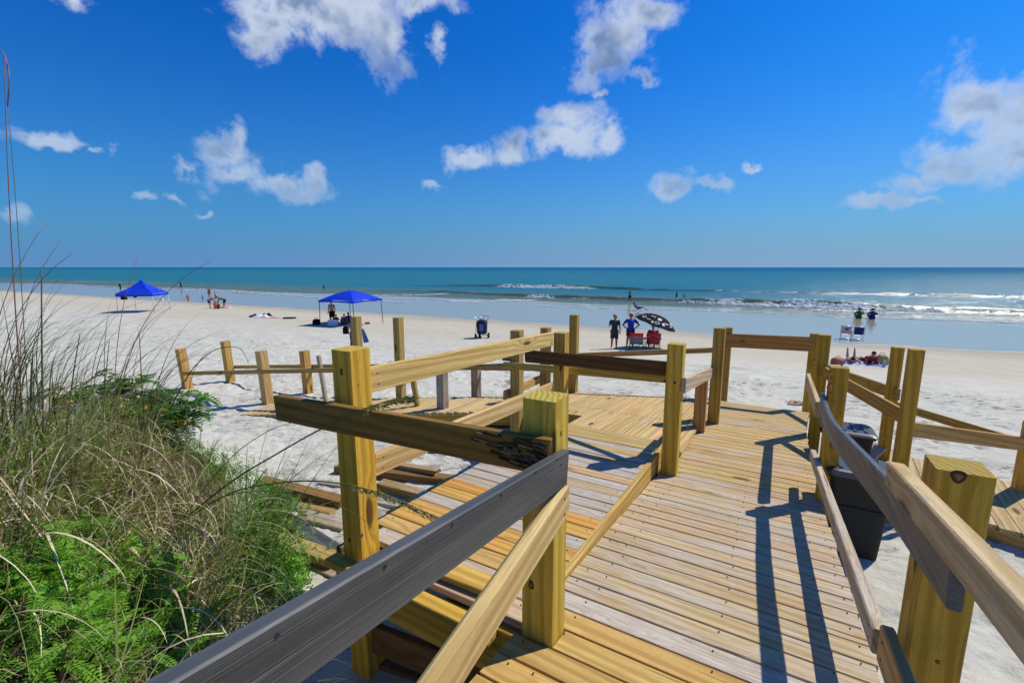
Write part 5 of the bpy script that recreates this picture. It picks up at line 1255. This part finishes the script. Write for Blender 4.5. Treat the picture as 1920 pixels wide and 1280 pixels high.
# folding cart, bag of toys
def cart(p, rz):
    t = thing('beach_cart', p, 'dark blue folding beach cart with black wheels standing alone on sand', 'cart', None, rz)
    soft('basket', [(.22, .20, .20, .05), (.30, .27, .24, .06), (.9, .30, .27, .07), (1.02, .28, .25, .06)], t, flat('dark_navy', (.008, .012, .05), .8, .2), smooth=True)
    soft('pocket', [(.45, .12, .03, .02), (.85, .13, .035, .02)], t, flat('blue_pocket', (.08, .14, .32), .7), (.02, -.28, 0))
    rod('handle', t, [(-.30, -.05, 1.0), (-.42, .0, 1.2), (.0, 0, 1.22)], .016, FRS); rod('handle', t, [(.28, .05, 1.0), (.42, .12, 1.28), (.05, .16, 1.30), (-.1, .1, 1.15)], .022, PINK)
    soft('folded_towel', [(1.02, .15, .16, .05), (1.09, .17, .17, .06), (1.13, .12, .12, .05)], t, GREYC, smooth=True)
    for (x, y, r_) in ((.40, -.05, .16), (-.36, -.16, .12), (-.05, -.3, .08), (-.2, .28, .16)):
        vs, fs = [], []; n = 16
        for s in (-1, 1):
            for k in range(n): vs.append((x + s * .045, y + cos(2 * pi * k / n) * r_, r_ + sin(2 * pi * k / n) * r_))
        fs = [tuple(range(n)), tuple(range(2 * n - 1, n - 1, -1))] + [(k, n + k, n + (k + 1) % n, (k + 1) % n) for k in range(n)]
        wh = new_obj('wheel', mesh_np('wheel', vs, fs), t, BLACKC)
        hub = new_obj('hub', mesh_np('hub', [(x + s * .05, y + cos(2 * pi * k / 8) * r_ * .35, r_ + sin(2 * pi * k / 8) * r_ * .35) for s in (-1, 1) for k in range(8)], [tuple(range(8)), tuple(range(15, 7, -1))] + [(k, 8 + k, 8 + (k + 1) % 8, (k + 1) % 8) for k in range(8)]), wh, FRS)
    rod('frame', t, [(-.40, -.16, .1), (-.28, -.2, .95)], .016, FR); rod('frame', t, [(.40, -.05, .16), (.0, -.25, .30), (.22, -.27, .95)], .014, FRS); rod('frame', t, [(-.36, -.16, .12), (.4, -.05, .16)], .014, FR)
cart(G(904, 633), face(8))

# things lying on the sand
def cloth_heap(p, sx, sy, h, mat, label, cat='towel', rz=0.0, name='towel_heap'):
    N = 14; xs = np.linspace(-1, 1, N); X, Y = np.meshgrid(xs, xs); q = np.clip(1 - np.maximum(np.abs(X), np.abs(Y)) ** 3, 0, 1)
    Z = q * (.35 + vnoise(X * 2.2 + 9, Y * 2.2 + p.x, 3) * .9) * h - .02 * (1 - q)
    o = new_obj(name, grid_mesh(name, X * sx * (1 + .12 * (vnoise(X * 2, Y * 2, 8) - .5)), Y * sy, Z), None, mat); o.location = p; o.rotation_euler = (0, 0, rz); tag(o, label, cat); return o
cloth_heap(G(492, 595), .75, .4, .28, WHITEC, 'white towel bundle of a pile lying alone on the sand'); cloth_heap(G(482, 594), .6, .35, .26, BLACKC, 'black clothing in a pile beside the white towel bundle', 'clothing'); cloth_heap(G(500, 594.5), .45, .35, .34, BLACKC, 'dark bag-like bundle at the right of the towel pile', 'bundle')
cloth_heap(G(512, 596), .7, .3, .06, PINK, 'thin pink towel spread flat right of the towel pile'); 
def slab(p, sx, sy, h, mat, label, cat, rz=0.0, name='body_board', tip=0):
    n = 20; vs = [];
    for z in (0, h):
        for k in range(n): an = 2 * pi * k / n; e = .45; c, s = cos(an), sin(an); vs.append((sx * math.copysign(abs(c) ** e, c), sy * math.copysign(abs(s) ** e, s), z + .02))
    fs = [tuple(range(n - 1, -1, -1)), tuple(range(n, 2 * n))] + [(k, (k + 1) % n, n + (k + 1) % n, n + k) for k in range(n)]
    o = new_obj(name, mesh_np(name, vs, fs), None, mat); o.location = p; o.rotation_euler = (tip, 0, rz); tag(o, label, cat); return o
slab(G(543, 597), .50, .27, .07, BLACKC, 'dark bodyboard lying flat on the dry sand', 'bodyboard', .1)
slab(G(657, 610), 0.9, .3, .02, PINK, 'pink towel under the family in the domed tent', 'towel', .1, 'towel')
slab(G(689, 607.5), .18, .14, .12, RED_C, 'small red toy box beside the domed tent', 'toy', .3, 'toy_box')
STRP = flat('blue_white_towel', (.34, .42, .60), .9, .4, 9)
slab(G(1598, 681), .42, .95, .02, STRP, 'pale striped towel under the left sunbather', 'towel', radians(-33), 'towel'); slab(G(1628, 682), .42, .95, .02, flat('blue_towel', (.15, .2, .42), .9, .3, 9), 'bluish towel under the right sunbather', 'towel', radians(-16), 'towel')
bag(G(1570, 682), .55, .35, .28, flat('brown_bag', (.34, .10, .055), .7, .4, 9), 'reddish brown beach bag left of the sunbathers', rz=.2)
bag(G(1652, 683), .5, .34, .42, STRAW, 'straw tote bag with navy rim right of the sunbathers', rz=-.2)
soft_b = thing('drink_bottle', G(1578, 686), 'grey bottle standing next to the brown beach bag', 'bottle'); soft('body', [(0, .04, .04, .035), (.18, .04, .04, .035), (.22, .02, .02, .018)], soft_b, GREYC); soft('cap', [(.22, .022, .022, .02), (.26, .022, .022, .02)], soft_b, WHITEC)
soft_b = thing('drink_bottle', G(1657, 688), 'bluish bottle standing in front of the straw tote', 'bottle'); soft('body', [(0, .05, .05, .045), (.2, .05, .05, .045), (.24, .02, .02, .018)], soft_b, CYAN); soft('cap', [(.24, .022, .022, .02), (.28, .022, .022, .02)], soft_b, WHITEC)
cooler = thing('cooler_bag', G(624.5, 611), 'pale blue and white cooler bag standing in front of the man in the tent', 'cooler'); soft('body', [(0, .28, .2, .05), (.02, .32, .22, .05), (.38, .30, .2, .05)], cooler, flat('pale_blue_bag', (.42, .50, .66), .7)); soft('lid', [(.383, .31, .21, .05), (.45, .29, .19, .05)], cooler, WHITEC)
low_chair(G(314, 571), face(60), 'white chair seen between the rear legs of the pointed tent', WHITEC, 'low chairs left on the sand')

# ================================================================== people
SKIN = {k: flat('skin_' + k, c, .55, .12, 9) for k, c in dict(tan=(.36, .18, .10), fair=(.50, .29, .19), brown=(.20, .095, .05), dark=(.11, .055, .035), red=(.42, .16, .085)).items()}
HAIR = {k: flat('hair_' + k, c, .7, .3, 50) for k, c in dict(black=(.015, .012, .010), brown=(.07, .038, .02), grey=(.35, .33, .30), blond=(.35, .24, .10)).items()}
class Geo:
    """a plain vertex and face store, quicker than growing a bmesh"""
    def __init__(s): s.v, s.f = [], []
    def ball(s, p, r):
        if not hasattr(Geo, 'unit'):
            bm = bmesh.new(); bmesh.ops.create_icosphere(bm, subdivisions=2, radius=1); Geo.unit = (np.array([v.co[:] for v in bm.verts]), [tuple(v.index for v in f.verts) for f in bm.faces]); bm.free()
        k = len(s.v); s.v += (Geo.unit[0] * r + np.array(p)).tolist(); s.f += [tuple(i + k for i in f) for f in Geo.unit[1]]
    def cone(s, a, b, ra, rb, n=10):
        T = (b - a).normalized(); A = T.orthogonal().normalized(); B = T.cross(A); k = len(s.v)
        for p, r in ((a, ra), (b, rb)):
            for i in range(n): an = 2 * pi * i / n; s.v.append((p + (A * cos(an) + B * sin(an)) * r)[:])
        s.f += [(k + i, k + (i + 1) % n, k + n + (i + 1) % n, k + n + i) for i in range(n)]; s.f += [tuple(k + i for i in range(n - 1, -1, -1)), tuple(k + n + i for i in range(n))]
    def to_mesh(s, me): me.from_pydata(s.v, [], s.f); me.update()
    def free(s): pass
def capsule(bm, a, b, ra, rb, seg=10, caps=True):
    a, b = Vector(a), Vector(b); d = b - a; L = d.length
    if isinstance(bm, Geo):
        if caps: bm.ball(a, ra); bm.ball(b, rb)
        if L > 1e-5: bm.cone(a, b, ra, rb)
        return
    if caps:
        for (p, r) in ((a, ra), (b, rb)): bmesh.ops.create_uvsphere(bm, u_segments=seg, v_segments=max(6, seg // 2 + 1), radius=r, matrix=Matrix.Translation(p))
    if L > 1e-5:
        q = d.to_track_quat('Z', 'Y').to_matrix().to_4x4(); q.translation = (a + b) / 2
        bmesh.ops.create_cone(bm, cap_ends=True, segments=seg, radius1=ra, radius2=rb, depth=L, matrix=q)
TS = bpy.data.scenes.new('workbench')   # a scratch scene for evaluating modifiers; removed at the end
def remeshed(name, bm, vox, parent, mat, smooth_it=2):
    me = bpy.data.meshes.new('tmp'); bm.to_mesh(me); bm.free(); o = bpy.data.objects.new('tmp', me); TS.collection.objects.link(o)
    m = o.modifiers.new('r', 'REMESH'); m.mode = 'VOXEL'; m.voxel_size = vox; s = o.modifiers.new('s', 'SMOOTH'); s.iterations = smooth_it; s.factor = .5
    vl = TS.view_layers[0]; vl.update(); dg = vl.depsgraph; res = bpy.data.meshes.new_from_object(o.evaluated_get(dg)); bpy.data.objects.remove(o); bpy.data.meshes.remove(me)
    res.name = name; res.materials.clear(); res.shade_smooth(); return new_obj(name, res, parent, mat)
HEADR = .105
def person(loc, heading, label, J, skin='tan', top=None, bottom=None, hat=None, hair='brown', vox=.022, size=1.0, group=None, fat=1.0, fingers=False, long_hair=False, female=False):
    """J: joint positions in metres for a 1.75 m body, facing +Y, X to its right. garments are inflated shells of the limbs they cover"""
    t = thing('person', loc, label, 'person', group, face(heading)); S = size
    j = {k: Vector(v) * S for k, v in J.items()}
    fz = fat
    def seg_list():
        L = []
        sh = .165 if not female else .145
        L.append(('torso', j['pelvis'], j['waist'], .135 * fz, .125 * fz)); L.append(('torso', j['waist'], j['chest'], .125 * fz, .145 * fz))
        for s in 'LR':
            L.append(('torso', j['chest'], j['sh' + s].lerp(j['chest'], .25), .13 * fz, .075)); L.append(('hip', j['pelvis'], j['hip' + s], .125 * fz, .105 * fz))
            L.append(('thigh', j['hip' + s], j['knee' + s], .098, .062)); L.append(('calf', j['knee' + s], j['knee' + s].lerp(j['ankle' + s], .35), .060, .058)); L.append(('calf', j['knee' + s].lerp(j['ankle' + s], .35), j['ankle' + s], .058, .036))
            toe = j['toe' + s]; L.append(('foot', j['ankle' + s] + Vector((0, 0, -.03 * S)) * 0, toe, .040, .028))
            L.append(('upper', j['sh' + s], j['el' + s], .056, .042)); L.append(('fore', j['el' + s], j['wr' + s], .041, .028))
            h = j['hand' + s]; d = (h - j['wr' + s]); d.normalize()
            L.append(('hand', j['wr' + s], j['wr' + s] + d * .07 * S, .028, .032))
            side = d.cross(Vector((0, 1, 0))); side = side.normalized() if side.length > .1 else Vector((1, 0, 0))
            k0 = j['wr' + s] + d * .075 * S
            for q, (o_, l_) in enumerate(((-.024, .065), (-.008, .078), (.008, .072), (.024, .056))):
                bend = Vector((0, .018, 0)) if d.z < -.5 else Vector((0, 0, -.015)); a = k0 + side * o_ * S; m = a + d * l_ * .55 * S; L.append(('hand', a, m, .010, .0095)); L.append(('hand', m, m + (d * l_ * .5 + bend) * S, .0095, .0085))
            th0 = j['wr' + s] + d * .025 * S; L.append(('hand', th0, th0 + (d * .5 + (Vector((0, 1, 0)) if abs(d.y) < .7 else Vector((0, 0, 1)))).normalized() * .06 * S, .013, .010))
        L.append(('neck', j['chest'] + (j['neck'] - j['chest']) * .6, j['head'].lerp(j['neck'], .35), .056, .052))
        return L
    SG = seg_list(); bm = Geo()
    for (k, a, b, ra, rb) in SG: capsule(bm, a, b, ra * S, rb * S)
    # head: skull, jaw, nose, ears, brow
    hd = j['head']; up = (j['head'] - j['neck']).normalized(); fw = j.get('look', Vector((0, 1, 0))).normalized(); fw = (fw - up * fw.dot(up)).normalized(); rt = fw.cross(up)
    def hp(x, y, z): return hd + (rt * x + fw * y + up * z) * S
    capsule(bm, hp(0, -.012, .028), hp(0, .012, .02), .088 * S, .084 * S); capsule(bm, hp(0, .03, -.04), hp(0, .045, -.075), .062 * S, .036 * S)
    capsule(bm, hp(0, .09, .005), hp(0, .112, -.022), .012 * S, .016 * S); capsule(bm, hp(0, .082, -.058), hp(0, .088, -.062), .020 * S, .018 * S)
    for s in (-1, 1): capsule(bm, hp(s * .086, -.005, .015), hp(s * .090, -.012, -.02), .018 * S, .014 * S)
    remeshed('body', bm, vox, t, SKIN[skin], 1 if vox > .015 else 2)
    bm = bmesh.new()
    for s in (-1, 1): bmesh.ops.create_uvsphere(bm, u_segments=6, v_segments=5, radius=.010 * S, matrix=Matrix.Translation(hp(s * .034, .088, .018)))
    new_obj('eyes', bm_mesh(bm, 'eyes', True), t, HAIR['black'])
    def shell(name, kinds, grow, mat, cut=None, v=vox, extra=()):
        bm = Geo()
        for (k, a, b, ra, rb) in SG:
            if k in kinds:
                f = kinds[k]; b2_ = a.lerp(b, f) if f < 1 else b; r2 = ra + (rb - ra) * f
                if f < 1: capsule(bm, a, a, (ra + grow) * S, (ra + grow) * S); capsule(bm, a, b2_, (ra + grow) * S, (r2 + grow * 1.5) * S, caps=False)
                else: capsule(bm, a, b2_, (ra + grow) * S, (rb + grow) * S)
        for (a, b, ra, rb) in extra: capsule(bm, a, b, ra, rb)
        return remeshed(name, bm, max(vox * .9, .012), t, mat, 2)
    if top: 
        k_ = dict(torso=1, upper=.62) if top[0] == 'shirt' else (dict(torso=1, upper=.2) if top[0] == 'tank' else dict(torso=1, upper=1, fore=.95))
        shell('shirt', k_, .016, top[1])
    if bottom:
        k_ = dict(hip=1, thigh={'shorts': .62, 'long_shorts': .92, 'briefs': .12, 'skirt': .8}[bottom[0]]) if bottom[0] != 'trousers' else dict(hip=1, thigh=1, calf=1)
        shell('shorts' if 'short' in bottom[0] else 'swimwear' if bottom[0] == 'briefs' else 'trousers', k_, .020 if 'short' in bottom[0] else .012, bottom[1])
    if hat != 'none':
        bm = Geo(); capsule(bm, hp(0, -.022, .046), hp(0, -.004, .052), .088 * S, .084 * S)
        if long_hair: capsule(bm, hp(0, -.055, .02), hp(0, -.075, -.12), .068 * S, .045 * S)
        remeshed('hair', bm, max(vox * .9, .013), t, HAIR[hair], 1)
    if hat and hat != 'none':
        kind, m_ = hat; vs, fs = [], []; n = 16; prof = [(.100, .055), (.102, .075), (.088, .118), (.05, .142), (0.001, .148)]
        if kind == 'brim': prof = [(.205, .052), (.15, .060)] + prof
        for (r_, z_) in prof:
            for k in range(n): an = 2 * pi * k / n; vs.append(hp(cos(an) * r_, sin(an) * r_ * 1.08 - .01, z_))
        for i in range(len(prof) - 1):
            for k in range(n): a, b = i * n + k, i * n + (k + 1) % n; fs.append((a, b, b + n, a + n))
        me = mesh_np('hat', vs, fs, True); ho = new_obj('hat', me, t, m_)
        if kind == 'cap':
            back = -1 if len(hat) > 2 else 1; vs = []
            for i in range(9): an = radians(25 + 130 * i / 8) ; vs += [hp(cos(an) * .100, back * sin(an) * .104 - .01, .060), hp(cos(an) * .088, back * (sin(an) * .10 + .085 * sin(pi * i / 8) ** .6) - .01, .050)]
            fs = [(2 * i, 2 * i + 1, 2 * i + 3, 2 * i + 2) for i in range(8)]; b_ = new_obj('brim', mesh_np('brim', vs, fs), ho, m_); b_.modifiers.new('t', 'SOLIDIFY').thickness = .006
    return t
def P(**k):
    J = dict(pelvis=(0, 0, .95), waist=(0, 0, 1.10), chest=(0, .0, 1.33), neck=(0, .0, 1.50), head=(0, .02, 1.64), shL=(-.19, 0, 1.43), shR=(.19, 0, 1.43), elL=(-.25, -.03, 1.14), elR=(.25, -.03, 1.14), wrL=(-.26, .06, .89), wrR=(.26, .06, .89),
             handL=(-.26, .09, .75), handR=(.26, .09, .75), hipL=(-.09, 0, .90), hipR=(.09, 0, .90), kneeL=(-.11, .02, .49), kneeR=(.11, .02, .49), ankleL=(-.12, -.02, .08), ankleR=(.12, -.02, .08), toeL=(-.15, .13, .03), toeR=(.15, .13, .03), look=(0, 1, 0))
    J.update(k); return J
STAND = P()
HIPS = P(elL=(-.40, -.08, 1.20), elR=(.40, -.08, 1.20), wrL=(-.23, .02, 1.03), wrR=(.23, .02, 1.03), handL=(-.16, .08, 1.0), handR=(.16, .08, 1.0), kneeL=(-.13, .03, .49), ankleL=(-.17, -.02, .08), toeL=(-.24, .10, .03))
WALK = P(kneeL=(-.09, .16, .52), ankleL=(-.10, .22, .10), toeL=(-.10, .37, .06), kneeR=(.09, -.02, .50), ankleR=(.10, -.24, .12), toeR=(.10, -.11, .03), elL=(-.24, -.14, 1.16), wrL=(-.25, -.10, .92), handL=(-.25, -.05, .78), elR=(.24, .08, 1.15), wrR=(.24, .25, .96), handR=(.24, .35, .86))
BEND = P(pelvis=(0, -.18, .88), waist=(0, -.02, .98), chest=(0, .20, 1.08), neck=(0, .36, 1.16), head=(0, .48, 1.20), shL=(-.19, .28, 1.12), shR=(.19, .28, 1.12), elL=(-.22, .38, .85), elR=(.22, .38, .85), wrL=(-.16, .50, .62), wrR=(.16, .50, .62),
         handL=(-.14, .55, .5), handR=(.14, .55, .5), hipL=(-.10, -.18, .84), hipR=(.10, -.18, .84), kneeL=(-.12, -.08, .46), kneeR=(.12, -.08, .46), ankleL=(-.13, -.12, .08), ankleR=(.13, -.12, .08), toeL=(-.15, .03, .03), toeR=(.15, .03, .03), look=(0, .6, -.8))
SIT = P(pelvis=(0, -.10, .52), waist=(0, -.16, .66), chest=(0, -.20, .89), neck=(0, -.20, 1.05), head=(0, -.16, 1.19), shL=(-.19, -.20, .98), shR=(.19, -.20, .98), elL=(-.28, -.06, .72), elR=(.28, -.06, .72), wrL=(-.27, .18, .68), wrR=(.27, .18, .68), handL=(-.26, .30, .66), handR=(.26, .30, .66),
        hipL=(-.10, -.04, .50), hipR=(.10, -.04, .50), kneeL=(-.13, .38, .50), kneeR=(.13, .38, .50), ankleL=(-.13, .44, .09), ankleR=(.13, .44, .09), toeL=(-.14, .58, .03), toeR=(.14, .58, .03))
SITG = P(pelvis=(0, 0, .12), waist=(0, -.05, .26), chest=(0, -.06, .48), neck=(0, -.04, .64), head=(0, .02, .77), shL=(-.18, -.05, .56), shR=(.18, -.05, .56), elL=(-.26, .08, .34), elR=(.26, .08, .34), wrL=(-.14, .28, .32), wrR=(.14, .28, .32), handL=(-.08, .34, .32), handR=(.08, .34, .32),
         hipL=(-.10, .04, .12), hipR=(.10, .04, .12), kneeL=(-.18, .36, .42), kneeR=(.18, .36, .42), ankleL=(-.12, .60, .08), ankleR=(.12, .60, .08), toeL=(-.12, .74, .04), toeR=(.12, .74, .04))
RECL = P(pelvis=(0, 0, .30), waist=(0, -.12, .40), chest=(0, -.28, .56), neck=(0, -.38, .68), head=(0, -.42, .81), shL=(-.18, -.34, .62), shR=(.18, -.34, .62), elL=(-.28, -.12, .46), elR=(.28, -.12, .46), wrL=(-.26, .12, .46), wrR=(.26, .12, .46), handL=(-.24, .24, .46), handR=(.24, .24, .46),
         hipL=(-.10, .06, .30), hipR=(.10, .06, .30), kneeL=(-.12, .50, .46), kneeR=(.12, .50, .44), ankleL=(-.14, .86, .16), ankleR=(.14, .88, .14), toeL=(-.14, .98, .24), toeR=(.14, 1.0, .22))
PRONE = P(pelvis=(0, 0, .12), waist=(0, .16, .13), chest=(0, .40, .16), neck=(0, .56, .22), head=(0, .68, .26), shL=(-.18, .48, .18), shR=(.18, .48, .18), elL=(-.34, .58, .06), elR=(.34, .58, .06), wrL=(-.22, .80, .06), wrR=(.22, .80, .06), handL=(-.12, .88, .06), handR=(.12, .88, .06),
          hipL=(-.10, -.05, .12), hipR=(.10, -.05, .12), kneeL=(-.12, -.48, .08), kneeR=(.12, -.48, .08), ankleL=(-.12, -.86, .10), ankleR=(.12, -.86, .10), toeL=(-.12, -.98, .05), toeR=(.12, -.98, .05), look=(0, .4, -1))
PRONE_UP = dict(PRONE, chest=(0, .38, .26), neck=(0, .50, .38), head=(0, .58, .50), shL=(-.18, .44, .32), shR=(.18, .44, .32), elL=(-.24, .58, .06), elR=(.24, .58, .06), wrL=(-.14, .82, .06), wrR=(.14, .82, .06), look=(0, .6, -.8))
PRONE_K = dict(PRONE, kneeL=(-.12, -.46, .08), ankleL=(-.12, -.60, .46), toeL=(-.12, -.70, .56), kneeR=(.12, -.46, .08), ankleR=(.14, -.58, .44), toeR=(.14, -.66, .56))
SHOOT = P(elL=(-.34, .10, 1.36), elR=(.36, .08, 1.36), wrL=(-.14, .14, 1.56), wrR=(.16, .14, 1.56), handL=(-.06, .10, 1.64), handR=(.08, .10, 1.64), kneeL=(-.13, .02, .49), kneeR=(.13, .02, .49), ankleL=(-.18, -.02, .08), ankleR=(.18, -.02, .08))
MAN1 = P(elL=(-.27, .02, 1.17), wrL=(-.20, .16, 1.30), handL=(-.15, .18, 1.42), look=(.9, .35, 0), elR=(.26, .0, 1.14), wrR=(.27, .06, .90), handR=(.27, .08, .77))
FLOWER_S = None
def printed(name, c1, c2, sc, thr=.55):
    m, t = mat_new(name); tc = t.node('ShaderNodeTexCoord'); v = t.node('ShaderNodeTexVoronoi', Vector=tc.outputs['Object']); v.inputs['Scale'].default_value = sc
    c = t.mix(t.step(t.math('ADD', v.outputs['Distance'], t.math('MULTIPLY', t.noise(tc.outputs['Object'], sc * 2.5), .35)), thr - .08, thr), c2, c1); principled(t, Base_Color=c, Roughness=.8); return m
REDCAP = flat('red_cap', (.72, .05, .04), .7, .1)
person(G(1151, 653.5), 20, 'man in dark sleeveless top, flowered shorts and orange-red cap, standing side-on', MAN1, 'tan', ('shirt', flat('charcoal_shirt', (.025, .030, .026), .8, .2)), ('long_shorts', printed('flower_print', (.022, .026, .045), (.45, .47, .50), 9, .30)), ('cap', flat('orange_cap', (.68, .16, .06), .7, .1)), 'brown', .013, 1.0, fat=1.1)
person(G(1181, 652.5), 8, 'man in bright blue shirt and red cap with hands on his hips', dict(HIPS, look=(-.5, .8, 0)), 'tan', ('shirt', flat('blue_shirt', (.010, .030, .40), .75, .12)), ('shorts', flat('black_shorts', (.014, .018, .016), .8, .2)), ('cap', REDCAP), 'brown', .013, 1.02, fat=1.12)
person(cc + Vector((0, .05, .0)), 12, 'person with dark hair sitting in the dark red chair under the umbrella', SIT, 'tan', ('tank', DRED), ('shorts', BLACKC), None, 'black', .016, 1.0)
person(G(623.5, 608), 185, 'shirtless man in hat and black shorts standing under the domed tent', P(look=(0, .8, -.6)), 'tan', None, ('long_shorts', BLACKC), ('brim', flat('olive_hat', (.05, .055, .02), .8, .2)), 'brown', .018, 1.0, fat=1.12)
person(G(631, 608.5), 200, 'person in dark clothes crouching behind the pale blue cooler', dict(SITG), 'tan', ('shirt', BLACKC), ('shorts', flat('red_brown_cloth', (.25, .06, .05), .8, .2)), None, 'brown', .024, .85)
person(G(642, 608), 120, 'small child in teal shirt sitting under the domed tent', SITG, 'brown', ('shirt', TEAL), ('shorts', TEAL), None, 'black', .022, .66)
person(G(646, 607), 150, 'child in pink top sitting under the domed tent facing the camera', SITG, 'tan', ('shirt', PINK), ('shorts', PINK), None, 'black', .022, .85)
person(G(654, 606.5), 170, 'person with dark hair behind the children under the domed tent', SITG, 'dark', ('shirt', NAVY), ('shorts', BLACKC), None, 'black', .024, .95)
wp = G(664, 657); person(wp, 150, 'walker in green shirt and cap carrying a black bag behind the rear post', dict(WALK, look=(0, 1, -.2)), 'tan', ('shirt', TEAL), ('trousers', flat('navy_trousers', (.012, .018, .05), .8, .2)), ('cap', flat('grey_cap', (.16, .22, .24), .8, .2)), 'black', .018, .95)
bag(wp + Vector((-.34, -.05, .86)), .30, .16, .38, BLACKC, 'black shoulder bag carried by the walker behind the rear post', rz=.2)
bt = thing('chair_bag', wp + Vector((.62, .1, .35)), 'slim blue and grey folded chair carried beside the walker', 'folded chair'); soft('body', [(.05, .13, .07, .05), (.4, .10, .06, .04), (.75, .04, .04, .02)], bt, flat('blue_grey_cloth', (.05, .08, .24), .8, .3), (0, 0, 0), (0, -.22, 0), smooth=True); soft('strap', [(.1, .02, .075, .01), (.65, .02, .05, .01)], bt, GREYC, (0, -.02, 0), (0, -.22, 0))
grp = 'bathers gathered at the edge of the wet sand'
person(G(396, 578), 60, 'bather in dark swimwear stooping at the left of the group', BEND, 'red', None, ('shorts', NAVY), None, 'black', .026, .96)
person(G(393.5, 561), 190, 'woman standing at the back of the group near the shallow water', STAND, 'fair', ('tank', flat('floral_top', (.3, .14, .1), .8, .3)), ('briefs', BLACKC), None, 'brown', .028, 1.0, female=True, long_hair=True)
person(G(404.5, 561), 200, 'slim child in white and blue swimwear standing at the back of the group', STAND, 'tan', ('tank', WHITEC), ('shorts', CYAN), None, 'black', .028, .76)
person(G(419, 577.5), 250, 'bather leaning forward with arm out at the right of the group', dict(BEND), 'brown', None, ('shorts', BLACKC), None, 'brown', .026, 1.0)
person(G(404, 578), 100, 'child in red sitting on the sand in the middle of the group', SITG, 'red', ('shirt', RED_C), ('shorts', RED_C), None, 'brown', .026, .9)
person(G(410, 579), 200, 'person in dark clothes sitting low in the group', SITG, 'brown', ('shirt', BLACKC), ('shorts', BLACKC), None, 'black', .026, .75)
cloth_heap(G(424, 577.5), .5, .35, .28, flat('pink_white_towel', (.6, .35, .34), .9, .4, 8), 'pink and white towel bundle right of the group of bathers')
person(G(380.5, 565.5), 200, 'little child in light blue top by the shallow water', STAND, 'tan', ('shirt', CYAN), ('shorts', CYAN), None, 'brown', .028, .55)
person(G(353, 563), 150, 'child in pink crawling or sitting in the wet sand', SITG, 'fair', ('shirt', PINK), None, None, 'brown', .028, .95)
person(at_z(339.5, 541, SEA), 60, 'person in dark wetsuit walking at the water line', WALK, 'dark', ('long', BLACKC), ('trousers', BLACKC), None, 'black', .03, .98)
person(at_z(226, 545, SEA) , 30, 'person in black standing in shallow water behind the pointed tent', P(elL=(-.40, .05, 1.2), wrL=(-.55, .2, 1.1), handL=(-.6, .25, 1.1)), 'dark', ('long', BLACKC), ('trousers', BLACKC), ('cap', WHITEC), 'grey', .03, 1.05)
person(at_z(607.5, 541, SEA) - Vector((0, 0, .85)), 200, 'bather standing waist deep in the sea above the domed tent', STAND, 'fair', ('tank', BLACKC), ('shorts', NAVY), None, 'brown', .03, 1.0)
person(at_z(1180.5, 566.5, SEA) + Vector((0, 0, .02)), 10, 'slim person photographing the surf from the water edge', SHOOT, 'brown', None, ('shorts', BLACKC), None, 'black', .026, 1.0)
person(at_z(1268.5, 557, SEA) - Vector((0, 0, 1.0)), 130, 'bather wearing a hat waist deep with one arm out', P(elR=(.36, .1, 1.2), wrR=(.5, .2, 1.1), handR=(.58, .25, 1.08)), 'dark', ('shirt', BLACKC), ('shorts', BLACKC), ('brim', BLACKC), 'black', .03, 1.08)
person(at_z(1283, 557, SEA) - Vector((0, 0, 1.22)), 120, 'bather with only head and shoulders above the water', STAND, 'dark', ('shirt', BLACKC), None, None, 'black', .03, .98)
rc = G(1196, 583); rc.z = max(rc.z, SEA); person(rc, 100, 'person reclining in a low chair in the shallow water', RECL, 'tan', ('shirt', NAVY), ('shorts', NAVY), ('cap', NAVY), 'black', .024, 1.05)
t_ = thing('sling_chair', rc, 'low sling chair under the reclining person in the shallow water', 'beach chair', None, face(100)); sheet('sling', t_, (-.26, .14, .17), (.26, .14, .17), (.26, -.66, .76), (-.26, -.66, .76), NAVY, .1)
for s in (-1, 1): rod('frame', t_, [(s * .28, .35, 0), (s * .28, -.2, .42), (s * .28, -.7, .80)], .014, FRS); rod('frame', t_, [(s * .28, -.55, 0), (s * .28, .2, .24)], .014, FRS)
for (px, py, m_, hm, lb, hdg) in ((1610, 597, GREENC, GREENC, 'person in green hat and shirt sitting in the shallow water', 20), (1635, 598, NAVY, NAVY, 'person in navy shirt and hat sitting in the shallow water', 20)):
    p = on_ground(px, py); person(p, hdg, lb, dict(SITG, elL=(-.36, .05, .42), elR=(.36, .05, .42), wrL=(-.30, .25, .4), wrR=(.30, .25, .4)), 'tan', ('long', m_), ('shorts', m_), ('brim', hm), 'black', .024, 1.15, fat=1.25)
person(G(1596, 679), 213, 'sunbather lying face down on a pale towel with feet raised', PRONE_K, 'fair', None, ('briefs', flat('white_bikini', (.6, .55, .55), .8)), None, 'black', .02, 1.0, female=True, long_hair=True)
person(G(1624, 680), 196, 'sunbather in red lying propped on elbows reading', PRONE_UP, 'tan', ('tank', DRED), ('briefs', DRED), None, 'black', .02, 1.0)

bpy.data.scenes.remove(TS)
